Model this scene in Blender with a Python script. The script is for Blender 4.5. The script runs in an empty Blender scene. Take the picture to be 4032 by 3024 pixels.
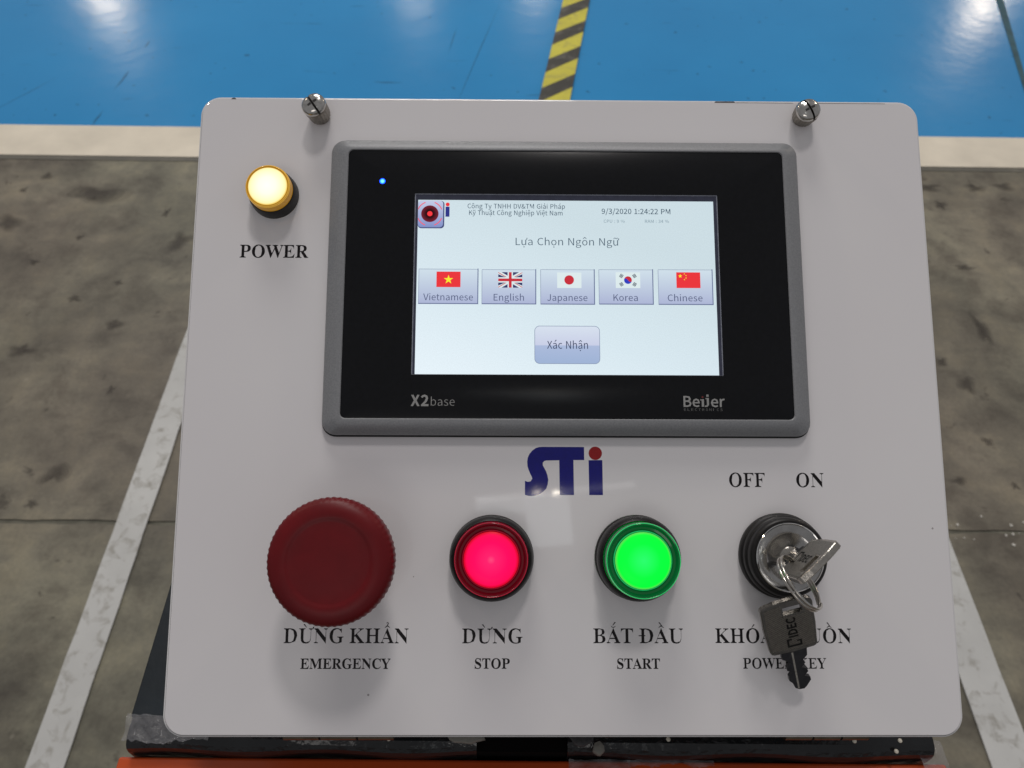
import bpy, bmesh, math, random
from math import radians as RAD, pi, cos, sin
from mathutils import Matrix, Vector
from mathutils.geometry import tessellate_polygon
random.seed(7)
S = bpy.context.scene
COL = S.collection

# ------------------------------------------------------------------ camera, world, lamps, exposure
cam_d = bpy.data.cameras.new('camera')
cam_d.sensor_width = 36.0
cam_d.lens = 27.054
cam_d.clip_start = 0.01
cam_d.clip_end = 200.0
cam_d.dof.use_dof = True
cam_d.dof.focus_distance = 0.272
cam_d.dof.aperture_fstop = 24.0
cam = bpy.data.objects.new('camera', cam_d)
COL.objects.link(cam)
CR = Matrix(((0.9999203770, -0.0116571661, -0.0048321976), (0.0060417154, 0.7784372722, -0.6276933255), (0.0110786887, 0.6276141520, 0.7784457200)))
cam.matrix_world = Matrix.Translation((0, 0, 1.12)) @ CR.to_4x4()
S.camera = cam

W = bpy.data.worlds.new('World')
S.world = W
W.use_nodes = True
bg = W.node_tree.nodes['Background']
bg.inputs['Color'].default_value = (0.955, 0.955, 1.0, 1)
bg.inputs['Strength'].default_value = 0.232

S.view_settings.view_transform = 'Standard'
S.view_settings.look = 'None'
S.view_settings.exposure = 0.0
S.view_settings.gamma = 1.0

def lamp(name, loc, size, watts, color, target=None, shape='DISK', size_y=None):
    d = bpy.data.lights.new(name, 'AREA')
    d.shape = shape
    d.size = size
    if size_y:
        d.size_y = size_y
    d.energy = watts
    d.color = color
    o = bpy.data.objects.new(name, d)
    COL.objects.link(o)
    o.location = loc
    if target:
        o.rotation_euler = (Vector(target) - Vector(loc)).to_track_quat('-Z', 'Y').to_euler()
    return o

WARM = (1.0, 0.95, 0.93)
lamp('high_bay_lamp', (0.42, 2.15, 6.0), 0.72, 54, WARM, (0, 0.2, 0.9))
for lx, ly, pw in ((-8.5, 16.3, 95), (-2.1, 16.8, 34), (0.45, 16.8, 26), (9.8, 16.3, 95), (-6.5, 5.5, 70), (6.5, 5.5, 60)):
    lamp('high_bay_lamp', (lx, ly, 6.0), 0.60, pw, (1.0, 0.82, 0.62))
lamp('hall_or_fill_lamp', (-0.6, 4.6, 5.5), 2.2, 150, (1.0, 0.97, 0.93))
lamp('hall_or_fill_lamp', (-1.0, -7.0, 5.5), 4.0, 60, (1.0, 0.95, 0.92))  # unseen soft fill lamp, added behind the camera to brighten the orange bar
# behind the photographer, high up: a pale skylight, a long strip and two small warm lamps, seen as faint reflections in the glossy plate
PLC = (0.02, 0.168, 0.903)
lamp('skylight', (0.38, -3.15, 6.0), 0.36, 0.70, (0.90, 0.97, 1.0), PLC, 'RECTANGLE', 0.42)
lamp('skylight', (-0.01, -3.01, 6.0), 0.40, 0.18, (0.90, 0.97, 1.0), PLC, 'RECTANGLE', 0.12)
lamp('strip_lamp', (0.42, -2.89, 6.0), 1.28, 0.24, (1.0, 0.97, 0.93), PLC, 'RECTANGLE', 0.04)
for x in (0.28, 0.43):
    lamp('small_lamp', (x, -2.895, 6.0), 0.062, 0.12, (1.0, 0.88, 0.70), PLC, 'ELLIPSE', 0.022)

# ------------------------------------------------------------------ materials
def lin(r, g, b):
    f = lambda c: (c / 255 / 12.92) if c / 255 <= 0.04045 else ((c / 255 + 0.055) / 1.055) ** 2.4
    return (f(r), f(g), f(b), 1)

def mat(name, color, rough=0.5, metal=0.0, spec=0.5, coat=0.0, emis=None, estr=0.0, trans=0.0, grain=None, bump=None, sub=0.0, alpha=1.0):
    m = bpy.data.materials.new(name)
    m.use_nodes = True
    nt = m.node_tree
    b = nt.nodes['Principled BSDF']
    c = tuple(color) if len(color) == 4 else (*color, 1)
    b.inputs['Base Color'].default_value = c
    b.inputs['Roughness'].default_value = rough
    b.inputs['Metallic'].default_value = metal
    b.inputs['Specular IOR Level'].default_value = spec
    b.inputs['Coat Weight'].default_value = coat
    b.inputs['Coat Roughness'].default_value = 0.05
    b.inputs['Transmission Weight'].default_value = trans
    b.inputs['Subsurface Weight'].default_value = sub
    b.inputs['Alpha'].default_value = alpha
    if emis:
        b.inputs['Emission Color'].default_value = (*emis[:3], 1)
        b.inputs['Emission Strength'].default_value = estr
    N, L = nt.nodes, nt.links
    tc = N.new('ShaderNodeTexCoord')
    if grain:   # (scale, amount): fine value variation of the base colour
        n = N.new('ShaderNodeTexNoise')
        n.inputs['Scale'].default_value = grain[0]
        n.inputs['Detail'].default_value = 6
        L.new(tc.outputs['Object'], n.inputs['Vector'])
        mr = N.new('ShaderNodeMapRange')
        mr.inputs['From Min'].default_value = 0.25
        mr.inputs['From Max'].default_value = 0.75
        mr.inputs['To Min'].default_value = 1 - grain[1]
        mr.inputs['To Max'].default_value = 1 + grain[1]
        L.new(n.outputs['Fac'], mr.inputs['Value'])
        v = N.new('ShaderNodeVectorMath')
        v.operation = 'SCALE'
        v.inputs[0].default_value = c[:3]
        L.new(mr.outputs['Result'], v.inputs['Scale'])
        L.new(v.outputs['Vector'], b.inputs['Base Color'])
    if bump:    # (scale, strength, distance)
        n = N.new('ShaderNodeTexNoise')
        n.inputs['Scale'].default_value = bump[0]
        n.inputs['Detail'].default_value = 4
        L.new(tc.outputs['Object'], n.inputs['Vector'])
        bp = N.new('ShaderNodeBump')
        bp.inputs['Strength'].default_value = bump[1]
        bp.inputs['Distance'].default_value = bump[2]
        L.new(n.outputs['Fac'], bp.inputs['Height'])
        L.new(bp.outputs['Normal'], b.inputs['Normal'])
    return m

def ramp(nt, src, stops, interp='LINEAR'):
    r = nt.nodes.new('ShaderNodeValToRGB')
    r.color_ramp.interpolation = interp
    e = r.color_ramp.elements
    while len(e) < len(stops):
        e.new(0.5)
    for i, (p, c) in enumerate(stops):
        e[i].position = p
        e[i].color = c if len(c) == 4 else (*c, 1)
    nt.links.new(src, r.inputs['Fac'])
    return r

def noise(nt, scale, detail=5, rough=0.55, vec=None, stretch=None, dist=0.0):
    N, L = nt.nodes, nt.links
    n = N.new('ShaderNodeTexNoise')
    n.inputs['Scale'].default_value = scale
    n.inputs['Detail'].default_value = detail
    n.inputs['Roughness'].default_value = rough
    n.inputs['Distortion'].default_value = dist
    if vec is None:
        vec = N.new('ShaderNodeTexCoord').outputs['Object']
    if stretch:
        mp = N.new('ShaderNodeMapping')
        mp.inputs['Rotation'].default_value = (0, 0, stretch[0])
        mp.inputs['Scale'].default_value = stretch[1]
        L.new(vec, mp.inputs['Vector'])
        vec = mp.outputs['Vector']
    L.new(vec, n.inputs['Vector'])
    return n.outputs['Fac']

def mix(nt, fac, a, b, mode='MIX'):
    m = nt.nodes.new('ShaderNodeMix')
    m.data_type = 'RGBA'
    m.blend_type = mode
    for sock, v in ((m.inputs[0], fac), (m.inputs[6], a), (m.inputs[7], b)):
        if hasattr(v, 'links'):
            nt.links.new(v, sock)
        else:
            sock.default_value = v if isinstance(v, float) else (*v[:3], 1)
    return m.outputs[2]

# concrete
def concrete_material():
    m = mat('concrete', (0.2, 0.19, 0.16), 0.5)
    nt = m.node_tree
    b = nt.nodes['Principled BSDF']
    big = ramp(nt, noise(nt, 3.4, 7, 0.62, dist=0.2), [(0.36, (0.112, 0.104, 0.082)), (0.5, (0.162, 0.150, 0.116)), (0.64, (0.240, 0.219, 0.168))])
    tint = ramp(nt, noise(nt, 1.7, 4, 0.5), [(0.4, (1.03, 0.98, 0.98)), (0.6, (0.97, 1.0, 0.97))])
    mid = ramp(nt, noise(nt, 11.0, 8, 0.66, dist=0.25), [(0.36, (0.66, 0.64, 0.64)), (0.50, (1, 1, 1)), (0.66, (1.28, 1.25, 1.18))])
    c = mix(nt, 1.0, big.outputs['Color'], mid.outputs['Color'], 'MULTIPLY')
    c = mix(nt, 1.0, c, tint.outputs['Color'], 'MULTIPLY')
    spots = ramp(nt, noise(nt, 15.0, 4, 0.6, dist=0.5), [(0.0, (0.30, 0.28, 0.28)), (0.30, (0.45, 0.43, 0.43)), (0.355, (1, 1, 1))])
    c = mix(nt, 0.9, c, spots.outputs['Color'], 'MULTIPLY')
    light = ramp(nt, noise(nt, 26.0, 2, 0.4), [(0.76, (0, 0, 0)), (0.82, (0.6, 0.6, 0.6))])
    c = mix(nt, light.outputs['Color'], c, (0.36, 0.33, 0.27))
    drag = ramp(nt, noise(nt, 3.0, 5, 0.6, stretch=(0.5, (1, 7, 1))), [(0.3, (0.82, 0.82, 0.83)), (0.6, (1.06, 1.06, 1.05))])
    c = mix(nt, 0.8, c, drag.outputs['Color'], 'MULTIPLY')
    fine = ramp(nt, noise(nt, 160.0, 3, 0.6), [(0.3, (0.90, 0.90, 0.90)), (0.7, (1.08, 1.08, 1.08))])
    c = mix(nt, 1.0, c, fine.outputs['Color'], 'MULTIPLY')
    nt.links.new(c, b.inputs['Base Color'])
    rr = ramp(nt, noise(nt, 6.0), [(0.3, (0.42,) * 3), (0.7, (0.62,) * 3)])
    nt.links.new(rr.outputs['Color'], b.inputs['Roughness'])
    return m

def paint_floor_material():
    m = mat('blue_epoxy', (0.035, 0.23, 0.50), 0.2)
    nt = m.node_tree
    b = nt.nodes['Principled BSDF']
    a = ramp(nt, noise(nt, 1.6, 5), [(0.3, (0.020, 0.245, 0.55)), (0.7, (0.025, 0.285, 0.62))])
    scuff = ramp(nt, noise(nt, 3.4, 3, 0.5, stretch=(-0.62, (1.3, 14, 1)), dist=0.2), [(0.245, (0.45, 0.45, 0.45)), (0.30, (1, 1, 1))])
    c = mix(nt, 0.75, a.outputs['Color'], scuff.outputs['Color'], 'MULTIPLY')
    sp = ramp(nt, noise(nt, 42.0, 2, 0.4), [(0.24, (0.4, 0.4, 0.4)), (0.28, (1, 1, 1))])
    c = mix(nt, 0.7, c, sp.outputs['Color'], 'MULTIPLY')
    nt.links.new(c, b.inputs['Base Color'])
    rr = ramp(nt, noise(nt, 5.0), [(0.3, (0.15,) * 3), (0.7, (0.19,) * 3)])
    nt.links.new(rr.outputs['Color'], b.inputs['Roughness'])
    bp = nt.nodes.new('ShaderNodeBump')
    bp.inputs['Strength'].default_value = 0.05
    bp.inputs['Distance'].default_value = 0.01
    nt.links.new(noise(nt, 14.0, 3), bp.inputs['Height'])
    nt.links.new(bp.outputs['Normal'], b.inputs['Normal'])
    return m

def worn_paint_material(name, col, dirt, rough=0.4, amount=(0.30, 0.42), scale=22.0):
    m = mat(name, col, rough)
    nt = m.node_tree
    b = nt.nodes['Principled BSDF']
    a = ramp(nt, noise(nt, 9.0, 6), [(0.3, tuple(x * 0.86 for x in col[:3])), (0.7, tuple(x * 1.05 for x in col[:3]))])
    w = ramp(nt, noise(nt, scale, 5, 0.6, dist=0.5), [(amount[0], (1, 1, 1)), (amount[1], (0, 0, 0))])
    c = mix(nt, w.outputs['Color'], a.outputs['Color'], dirt)
    nt.links.new(c, b.inputs['Base Color'])
    return m

def plate_material(name='white_acrylic'):
    m = mat(name, (0.78, 0.765, 0.76), 0.04, spec=0.5)
    nt = m.node_tree
    b = nt.nodes['Principled BSDF']
    a = ramp(nt, noise(nt, 11.0, 4), [(0.3, (0.826, 0.800, 0.808)), (0.7, (0.848, 0.828, 0.830))])
    # sparse dust and lint: voronoi cells whose centre is close, kept only where the cell's random value is low
    vo = nt.nodes.new('ShaderNodeTexVoronoi')
    vo.inputs['Scale'].default_value = 70.0
    tc = nt.nodes.new('ShaderNodeTexCoord')
    mp = nt.nodes.new('ShaderNodeMapping')
    mp.inputs['Scale'].default_value = (1, 1, 0.0)
    nt.links.new(tc.outputs['Object'], mp.inputs['Vector'])
    nt.links.new(mp.outputs['Vector'], vo.inputs['Vector'])
    near = nt.nodes.new('ShaderNodeMath'); near.operation = 'LESS_THAN'; near.inputs[1].default_value = 0.028
    nt.links.new(vo.outputs['Distance'], near.inputs[0])
    sep = nt.nodes.new('ShaderNodeSeparateColor')
    nt.links.new(vo.outputs['Color'], sep.inputs['Color'])
    few = nt.nodes.new('ShaderNodeMath'); few.operation = 'LESS_THAN'; few.inputs[1].default_value = 0.42
    nt.links.new(sep.outputs['Red'], few.inputs[0])
    mu = nt.nodes.new('ShaderNodeMath'); mu.operation = 'MULTIPLY'
    nt.links.new(near.outputs[0], mu.inputs[0]); nt.links.new(few.outputs[0], mu.inputs[1])
    mu2 = nt.nodes.new('ShaderNodeMath'); mu2.operation = 'MULTIPLY'; mu2.inputs[1].default_value = 0.6
    nt.links.new(mu.outputs[0], mu2.inputs[0])
    c = mix(nt, mu2.outputs[0], a.outputs['Color'], (0.12, 0.10, 0.09))
    nt.links.new(c, b.inputs['Base Color'])
    rr = ramp(nt, noise(nt, 30.0, 4), [(0.3, (0.025,) * 3), (0.7, (0.05,) * 3)])
    nt.links.new(rr.outputs['Color'], b.inputs['Roughness'])
    return m

def radial_glow(name, radius, stops, strength, base=(0.004, 0.004, 0.004), rough=0.35, centre=(0, 0)):
    """a lit lens: emission colour by distance from the lens centre"""
    m = mat(name, base, rough, spec=0.12)
    nt = m.node_tree
    b = nt.nodes['Principled BSDF']
    tc = nt.nodes.new('ShaderNodeTexCoord')
    mp = nt.nodes.new('ShaderNodeMapping')
    mp.inputs['Location'].default_value = (-centre[0] / radius, -centre[1] / radius, 0)
    mp.inputs['Scale'].default_value = (1 / radius, 1 / radius, 0)
    nt.links.new(tc.outputs['Object'], mp.inputs['Vector'])
    ln = nt.nodes.new('ShaderNodeVectorMath'); ln.operation = 'LENGTH'
    nt.links.new(mp.outputs['Vector'], ln.inputs[0])
    r = ramp(nt, ln.outputs['Value'], stops)
    nt.links.new(r.outputs['Color'], b.inputs['Emission Color'])
    b.inputs['Emission Strength'].default_value = strength
    return m

def screen_material():
    m = mat('lit_display', (0.02, 0.02, 0.02), 0.3)
    nt = m.node_tree
    b = nt.nodes['Principled BSDF']
    tc = nt.nodes.new('ShaderNodeTexCoord')
    mp = nt.nodes.new('ShaderNodeMapping')
    mp.inputs['Location'].default_value = (0.30, -0.1, 0)
    mp.inputs['Scale'].default_value = (4.5, 12.0, 0)
    nt.links.new(tc.outputs['Object'], mp.inputs['Vector'])
    sp = nt.nodes.new('ShaderNodeSeparateXYZ')
    nt.links.new(mp.outputs['Vector'], sp.inputs['Vector'])
    ad = nt.nodes.new('ShaderNodeMath'); ad.operation = 'ADD'
    nt.links.new(sp.outputs['X'], ad.inputs[0]); nt.links.new(sp.outputs['Y'], ad.inputs[1])
    r = ramp(nt, ad.outputs[0], [(0.0, lin(231, 243, 250)), (0.5, lin(214, 230, 238)), (1.0, lin(202, 219, 226))])
    gr = ramp(nt, noise(nt, 2600.0, 2), [(0.3, (0.955,) * 3), (0.7, (1.04,) * 3)])
    c = mix(nt, 1.0, r.outputs['Color'], gr.outputs['Color'], 'MULTIPLY')
    nt.links.new(c, b.inputs['Emission Color'])
    b.inputs['Emission Strength'].default_value = 1.0
    return m

def glow(name, rgb, k=0.97):
    return mat(name, (0.01, 0.01, 0.01), 0.3, emis=lin(*rgb), estr=k)

def glow_gradient(name, top, bottom, y0, y1, split=None):
    m = mat(name, (0.01, 0.01, 0.01), 0.3)
    nt = m.node_tree
    b = nt.nodes['Principled BSDF']
    tc = nt.nodes.new('ShaderNodeTexCoord')
    sp = nt.nodes.new('ShaderNodeSeparateXYZ')
    nt.links.new(tc.outputs['Object'], sp.inputs['Vector'])
    mr = nt.nodes.new('ShaderNodeMapRange')
    mr.inputs['From Min'].default_value = y0
    mr.inputs['From Max'].default_value = y1
    nt.links.new(sp.outputs['Y'], mr.inputs['Value'])
    stops = [(0, lin(*bottom)), (1, lin(*top))] if split is None else [(0, lin(*bottom)), (0.475, lin(*split[0])), (0.495, lin(*split[1])), (1, lin(*top))]
    r = ramp(nt, mr.outputs['Result'], stops)
    nt.links.new(r.outputs['Color'], b.inputs['Emission Color'])
    b.inputs['Emission Strength'].default_value = 0.97
    return m

M = {
    'concrete': concrete_material(),
    'blue': paint_floor_material(),
    'plate': plate_material(),
    'plate_edge': mat('white_acrylic_edge', (0.80, 0.79, 0.79), 0.3, grain=(300, 0.03)),
    'seam': mat('dark_seam', (0.10, 0.09, 0.085), 0.6, grain=(200, 0.3)),
    'ink': mat('black_ink', (0.006, 0.004, 0.005), 0.45, spec=0.25, grain=(900, 0.25)),
    'logo_blue': mat('blue_ink', (0.006, 0.006, 0.19), 0.05, grain=(600, 0.1)),
    'logo_red': mat('red_ink', (0.33, 0.008, 0.010), 0.05, grain=(600, 0.1)),
    'black_plastic': mat('black_plastic', (0.011, 0.0100, 0.0100), 0.40, spec=0.35, grain=(500, 0.2), bump=(2500, 0.15, 0.0001)),
    'silver': mat('silver_paint', (0.27, 0.275, 0.285), 0.45, metal=0.15, grain=(1800, 0.16), bump=(2200, 0.30, 0.00012)),
    'gasket': mat('black_rubber', (0.012, 0.012, 0.012), 0.7, grain=(400, 0.2)),
    'film': mat('black_film', (0.0045, 0.0048, 0.0060), 0.16, spec=0.3, grain=(700, 0.25)),
    'lcd_edge': mat('lcd_edge', (0.045, 0.050, 0.085), 0.3, grain=(400, 0.2)),
    'lcd_light': mat('lcd_edge_light', (0.30, 0.32, 0.38), 0.25, grain=(400, 0.2)),
    'print_grey': mat('grey_print', (0.34, 0.34, 0.33), 0.35, grain=(900, 0.1)),
    'print_red': mat('red_print', (0.16, 0.02, 0.02), 0.35, grain=(900, 0.1)),
    'estop': mat('red_plastic', (0.145, 0.0040, 0.0070), 0.40, spec=0.28, grain=(160, 0.10), bump=(1800, 0.15, 0.0001)),
    'chrome': mat('chrome', (0.46, 0.45, 0.43), 0.16, metal=1.0, grain=(300, 0.14), bump=(700, 0.18, 0.0002)),
    'chrome_rim': mat('chrome_rim', (0.80, 0.79, 0.77), 0.08, metal=1.0, grain=(300, 0.05)),
    'screw_head': mat('screw_head', (0.62, 0.60, 0.56), 0.14, metal=1.0, grain=(500, 0.25), bump=(600, 0.25, 0.0003)),
    'screw_barrel': mat('screw_barrel', (0.26, 0.235, 0.20), 0.34, metal=0.9, grain=(700, 0.3)),
    'nickel': mat('nickel', (0.50, 0.47, 0.42), 0.22, metal=1.0, grain=(700, 0.22), bump=(1500, 0.25, 0.0002)),
    'key_face': mat('key_face', (0.185, 0.172, 0.152), 0.42, metal=0.85, grain=(1500, 0.25)),
    'key_dark': mat('key_dark', (0.17, 0.16, 0.145), 0.26, metal=1.0, grain=(700, 0.22), bump=(1500, 0.25, 0.0002)),
    'key_face_bright': mat('key_face_bright', (0.36, 0.34, 0.31), 0.34, metal=0.95, grain=(1500, 0.3)),
    'key_blade': mat('key_blade', (0.06, 0.06, 0.065), 0.30, metal=0.9, grain=(700, 0.2)),
    'steel_wire': mat('steel_wire', (0.58, 0.55, 0.50), 0.18, metal=1.0, grain=(600, 0.12)),
    'stamp': mat('stamped_black', (0.008, 0.008, 0.008), 0.6, spec=0.2, grain=(700, 0.2)),
    'dark_print': mat('dark_print', (0.03, 0.028, 0.026), 0.5, grain=(700, 0.2)),
    'band': worn_paint_material('cream_paint', (0.80, 0.73, 0.60), (0.50, 0.44, 0.35), 0.35, (0.20, 0.32), 12),
    'tape_white': worn_paint_material('white_tape', (0.60, 0.605, 0.59), (0.36, 0.35, 0.32), 0.45, (0.30, 0.48), 48),
    'haz_yellow': worn_paint_material('yellow_tape', (0.66, 0.60, 0.07), (0.42, 0.38, 0.10), 0.35, (0.3, 0.5), 30),
    'haz_black': worn_paint_material('black_tape', (0.050, 0.048, 0.040), (0.12, 0.115, 0.10), 0.35, (0.3, 0.5), 30),
    'joint': mat('joint_filler', (0.035, 0.040, 0.036), 0.6, grain=(60, 0.4)),
    'dark_steel': mat('dark_painted_steel', (0.013, 0.019, 0.024), 0.30, grain=(40, 0.3), bump=(120, 0.3, 0.001)),
    'deck': mat('dark_gloss_panel', (0.012, 0.013, 0.014), 0.14, grain=(60, 0.3), bump=(170, 0.5, 0.0012)),
    'orange': worn_paint_material('orange_paint', (0.62, 0.088, 0.018), (0.52, 0.085, 0.03), 0.25, (0.3, 0.5), 30),
    'foam': mat('pale_foam', (0.26, 0.25, 0.22), 0.8, grain=(300, 0.1), bump=(500, 0.5, 0.001)),
    'wrap': mat('clear_wrap', (0.42, 0.42, 0.44), 0.12, alpha=0.30, bump=(260, 1.0, 0.002)),
    'brass': mat('dull_brass', (0.20, 0.17, 0.13), 0.35, metal=0.9, grain=(300, 0.3)),
}

# the worn crosshatch relief on the key bows
def hatch(m, scale):
    nt = m.node_tree
    b = nt.nodes['Principled BSDF']
    tc = nt.nodes.new('ShaderNodeTexCoord')
    outs = []
    for a in (pi / 4, -pi / 4):
        mp = nt.nodes.new('ShaderNodeMapping'); mp.inputs['Rotation'].default_value = (0, 0, a)
        w = nt.nodes.new('ShaderNodeTexWave'); w.inputs['Scale'].default_value = scale
        nt.links.new(tc.outputs['Object'], mp.inputs['Vector'])
        nt.links.new(mp.outputs['Vector'], w.inputs['Vector'])
        outs.append(w.outputs['Fac'])
    ad = nt.nodes.new('ShaderNodeMath'); ad.operation = 'ADD'
    nt.links.new(outs[0], ad.inputs[0]); nt.links.new(outs[1], ad.inputs[1])
    bp = nt.nodes.new('ShaderNodeBump'); bp.inputs['Strength'].default_value = 0.6; bp.inputs['Distance'].default_value = 0.00015
    nt.links.new(ad.outputs[0], bp.inputs['Height'])
    nt.links.new(bp.outputs['Normal'], b.inputs['Normal'])
hatch(M['key_face'], 520)
hatch(M['key_face_bright'], 520)

# ------------------------------------------------------------------ helpers
mm = 0.001

def link(name, me, m, parent=None, loc=None, smooth=False):
    if m is not None and not me.materials:
        me.materials.append(m)
    if smooth:
        for p in me.polygons:
            p.use_smooth = True
    o = bpy.data.objects.new(name, me)
    COL.objects.link(o)
    if parent is not None:
        o.parent = parent
    if loc is not None:
        o.location = loc
    return o

def tag(o, label=None, cat=None, group=None, kind=None):
    if label: o['label'] = label
    if cat: o['category'] = cat
    if group: o['group'] = group
    if kind: o['kind'] = kind
    return o

def empty(name, mw, parent=None):
    o = bpy.data.objects.new(name, None)
    o.empty_display_size = 0.02
    COL.objects.link(o)
    o.matrix_world = mw
    return o

def bm_done(bm, name, recalc=True):
    if recalc:
        bmesh.ops.recalc_face_normals(bm, faces=bm.faces)
    me = bpy.data.meshes.new(name)
    bm.to_mesh(me)
    bm.free()
    return me

def box(bm, x0, x1, y0, y1, z0, z1):
    vs = [bm.verts.new((x, y, z)) for x, y, z in ((x0, y0, z0), (x1, y0, z0), (x1, y1, z0), (x0, y1, z0), (x0, y0, z1), (x1, y0, z1), (x1, y1, z1), (x0, y1, z1))]
    for f in ((3, 2, 1, 0), (4, 5, 6, 7), (0, 1, 5, 4), (1, 2, 6, 5), (2, 3, 7, 6), (3, 0, 4, 7)):
        bm.faces.new([vs[i] for i in f])

def bevel_box(name, dims, bev, m, parent=None, segs=3, loc=None):
    bm = bmesh.new()
    box(bm, *dims)
    bmesh.ops.bevel(bm, geom=list(bm.edges), offset=bev, segments=segs, affect='EDGES', profile=0.5)
    return link(name, bm_done(bm, name), m, parent, loc, smooth=False)

def rrect(x0, x1, y0, y1, r, n=8):
    pts = []
    for cx, cy, a0 in ((x1 - r, y1 - r, 0), (x0 + r, y1 - r, 90), (x0 + r, y0 + r, 180), (x1 - r, y0 + r, 270)):
        for i in range(n + 1):
            a = RAD(a0 + 90 * i / n)
            pts.append((cx + r * cos(a), cy + r * sin(a)))
    return pts

def loft(bm, rings, cap0=True, cap1=True):
    """rings: lists of equal length of 3-D points"""
    R = [[bm.verts.new(p) for p in ring] for ring in rings]
    n = len(R[0])
    for a, b in zip(R, R[1:]):
        for i in range(n):
            j = (i + 1) % n
            bm.faces.new((a[i], a[j], b[j], b[i]))
    if cap0: bm.faces.new(R[0][::-1])
    if cap1: bm.faces.new(R[-1])
    return R

def lathe(name, prof, m, parent, loc=(0, 0, 0), n=64, mod=None, cap=True, smooth=True, angle=35):
    """prof: (r, z) in mm from the bottom up"""
    bm = bmesh.new()
    rings = []
    for r, z in prof:
        rings.append([((r + (mod(r, z, i / n * 2 * pi) if mod else 0)) * mm * cos(2 * pi * i / n), (r + (mod(r, z, i / n * 2 * pi) if mod else 0)) * mm * sin(2 * pi * i / n), z * mm) for i in range(n)])
    loft(bm, rings, cap0=False, cap1=cap)
    me = bm_done(bm, name, recalc=False)
    o = link(name, me, m, parent, loc)
    if smooth:
        for p in me.polygons: p.use_smooth = True
        sharpen(me, angle)
    return o

def sharpen(me, angle):
    bm = bmesh.new(); bm.from_mesh(me)
    for e in bm.edges:
        if len(e.link_faces) == 2 and e.calc_face_angle(0) > RAD(angle):
            e.smooth = False
    bm.to_mesh(me); bm.free()

def flat(name, polys, z, m, parent, step=0.0):
    """flat printed polygons (mm) at height z (mm)"""
    bm = bmesh.new()
    for k, p in enumerate(polys):
        vs = [bm.verts.new((x * mm, y * mm, (z + k * step) * mm)) for x, y in p]
        f = bm.faces.new(vs)
        f.normal_update()
        if f.normal.z < 0: f.normal_flip()
    bmesh.ops.triangulate(bm, faces=[f for f in bm.faces if len(f.verts) > 4])
    return link(name, bm_done(bm, name, recalc=False), m, parent)

def rect(x0, x1, y0, y1):
    return [(x0, y0), (x1, y0), (x1, y1), (x0, y1)]

def circle(cx, cy, r, n=32, ry=None):
    return [(cx + r * cos(2 * pi * i / n), cy + (ry or r) * sin(2 * pi * i / n)) for i in range(n)]

def ring_quads(cx, cy, ro, ri, a0, a1, n=16, roy=None, riy=None, icx=None):
    roy = roy or ro; riy = riy or ri; icx = cx if icx is None else icx
    P = []
    for i in range(n):
        a, b = RAD(a0 + (a1 - a0) * i / n), RAD(a0 + (a1 - a0) * (i + 1) / n)
        P.append([(cx + ro * cos(a), cy + roy * sin(a)), (cx + ro * cos(b), cy + roy * sin(b)), (icx + ri * cos(b), cy + riy * sin(b)), (icx + ri * cos(a), cy + riy * sin(a))])
    return P

def tube(name, pts, r, m, parent, closed=True, n=8, mw=None):
    bm = bmesh.new()
    P = [Vector(p) for p in pts]
    N = len(P)
    rings = []
    up = Vector((0.13, 0.21, 0.97)).normalized()
    for i in range(N):
        t = (P[(i + 1) % N] - P[i - 1]) if closed else (P[min(i + 1, N - 1)] - P[max(i - 1, 0)])
        t.normalize()
        a = t.cross(up)
        if a.length < 0.05: a = t.cross(Vector((1, 0, 0)))
        a.normalize()
        b = a.cross(t)
        rings.append([bm.verts.new(P[i] + r * (cos(2 * pi * k / n) * a + sin(2 * pi * k / n) * b)) for k in range(n)])
    for i in range(N if closed else N - 1):
        A, B = rings[i], rings[(i + 1) % N]
        for k in range(n):
            bm.faces.new((A[k], A[(k + 1) % n], B[(k + 1) % n], B[k]))
    if not closed:
        bm.faces.new(rings[0]); bm.faces.new(rings[-1][::-1])
    me = bm_done(bm, name)
    return link(name, me, m, parent, smooth=True)

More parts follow.
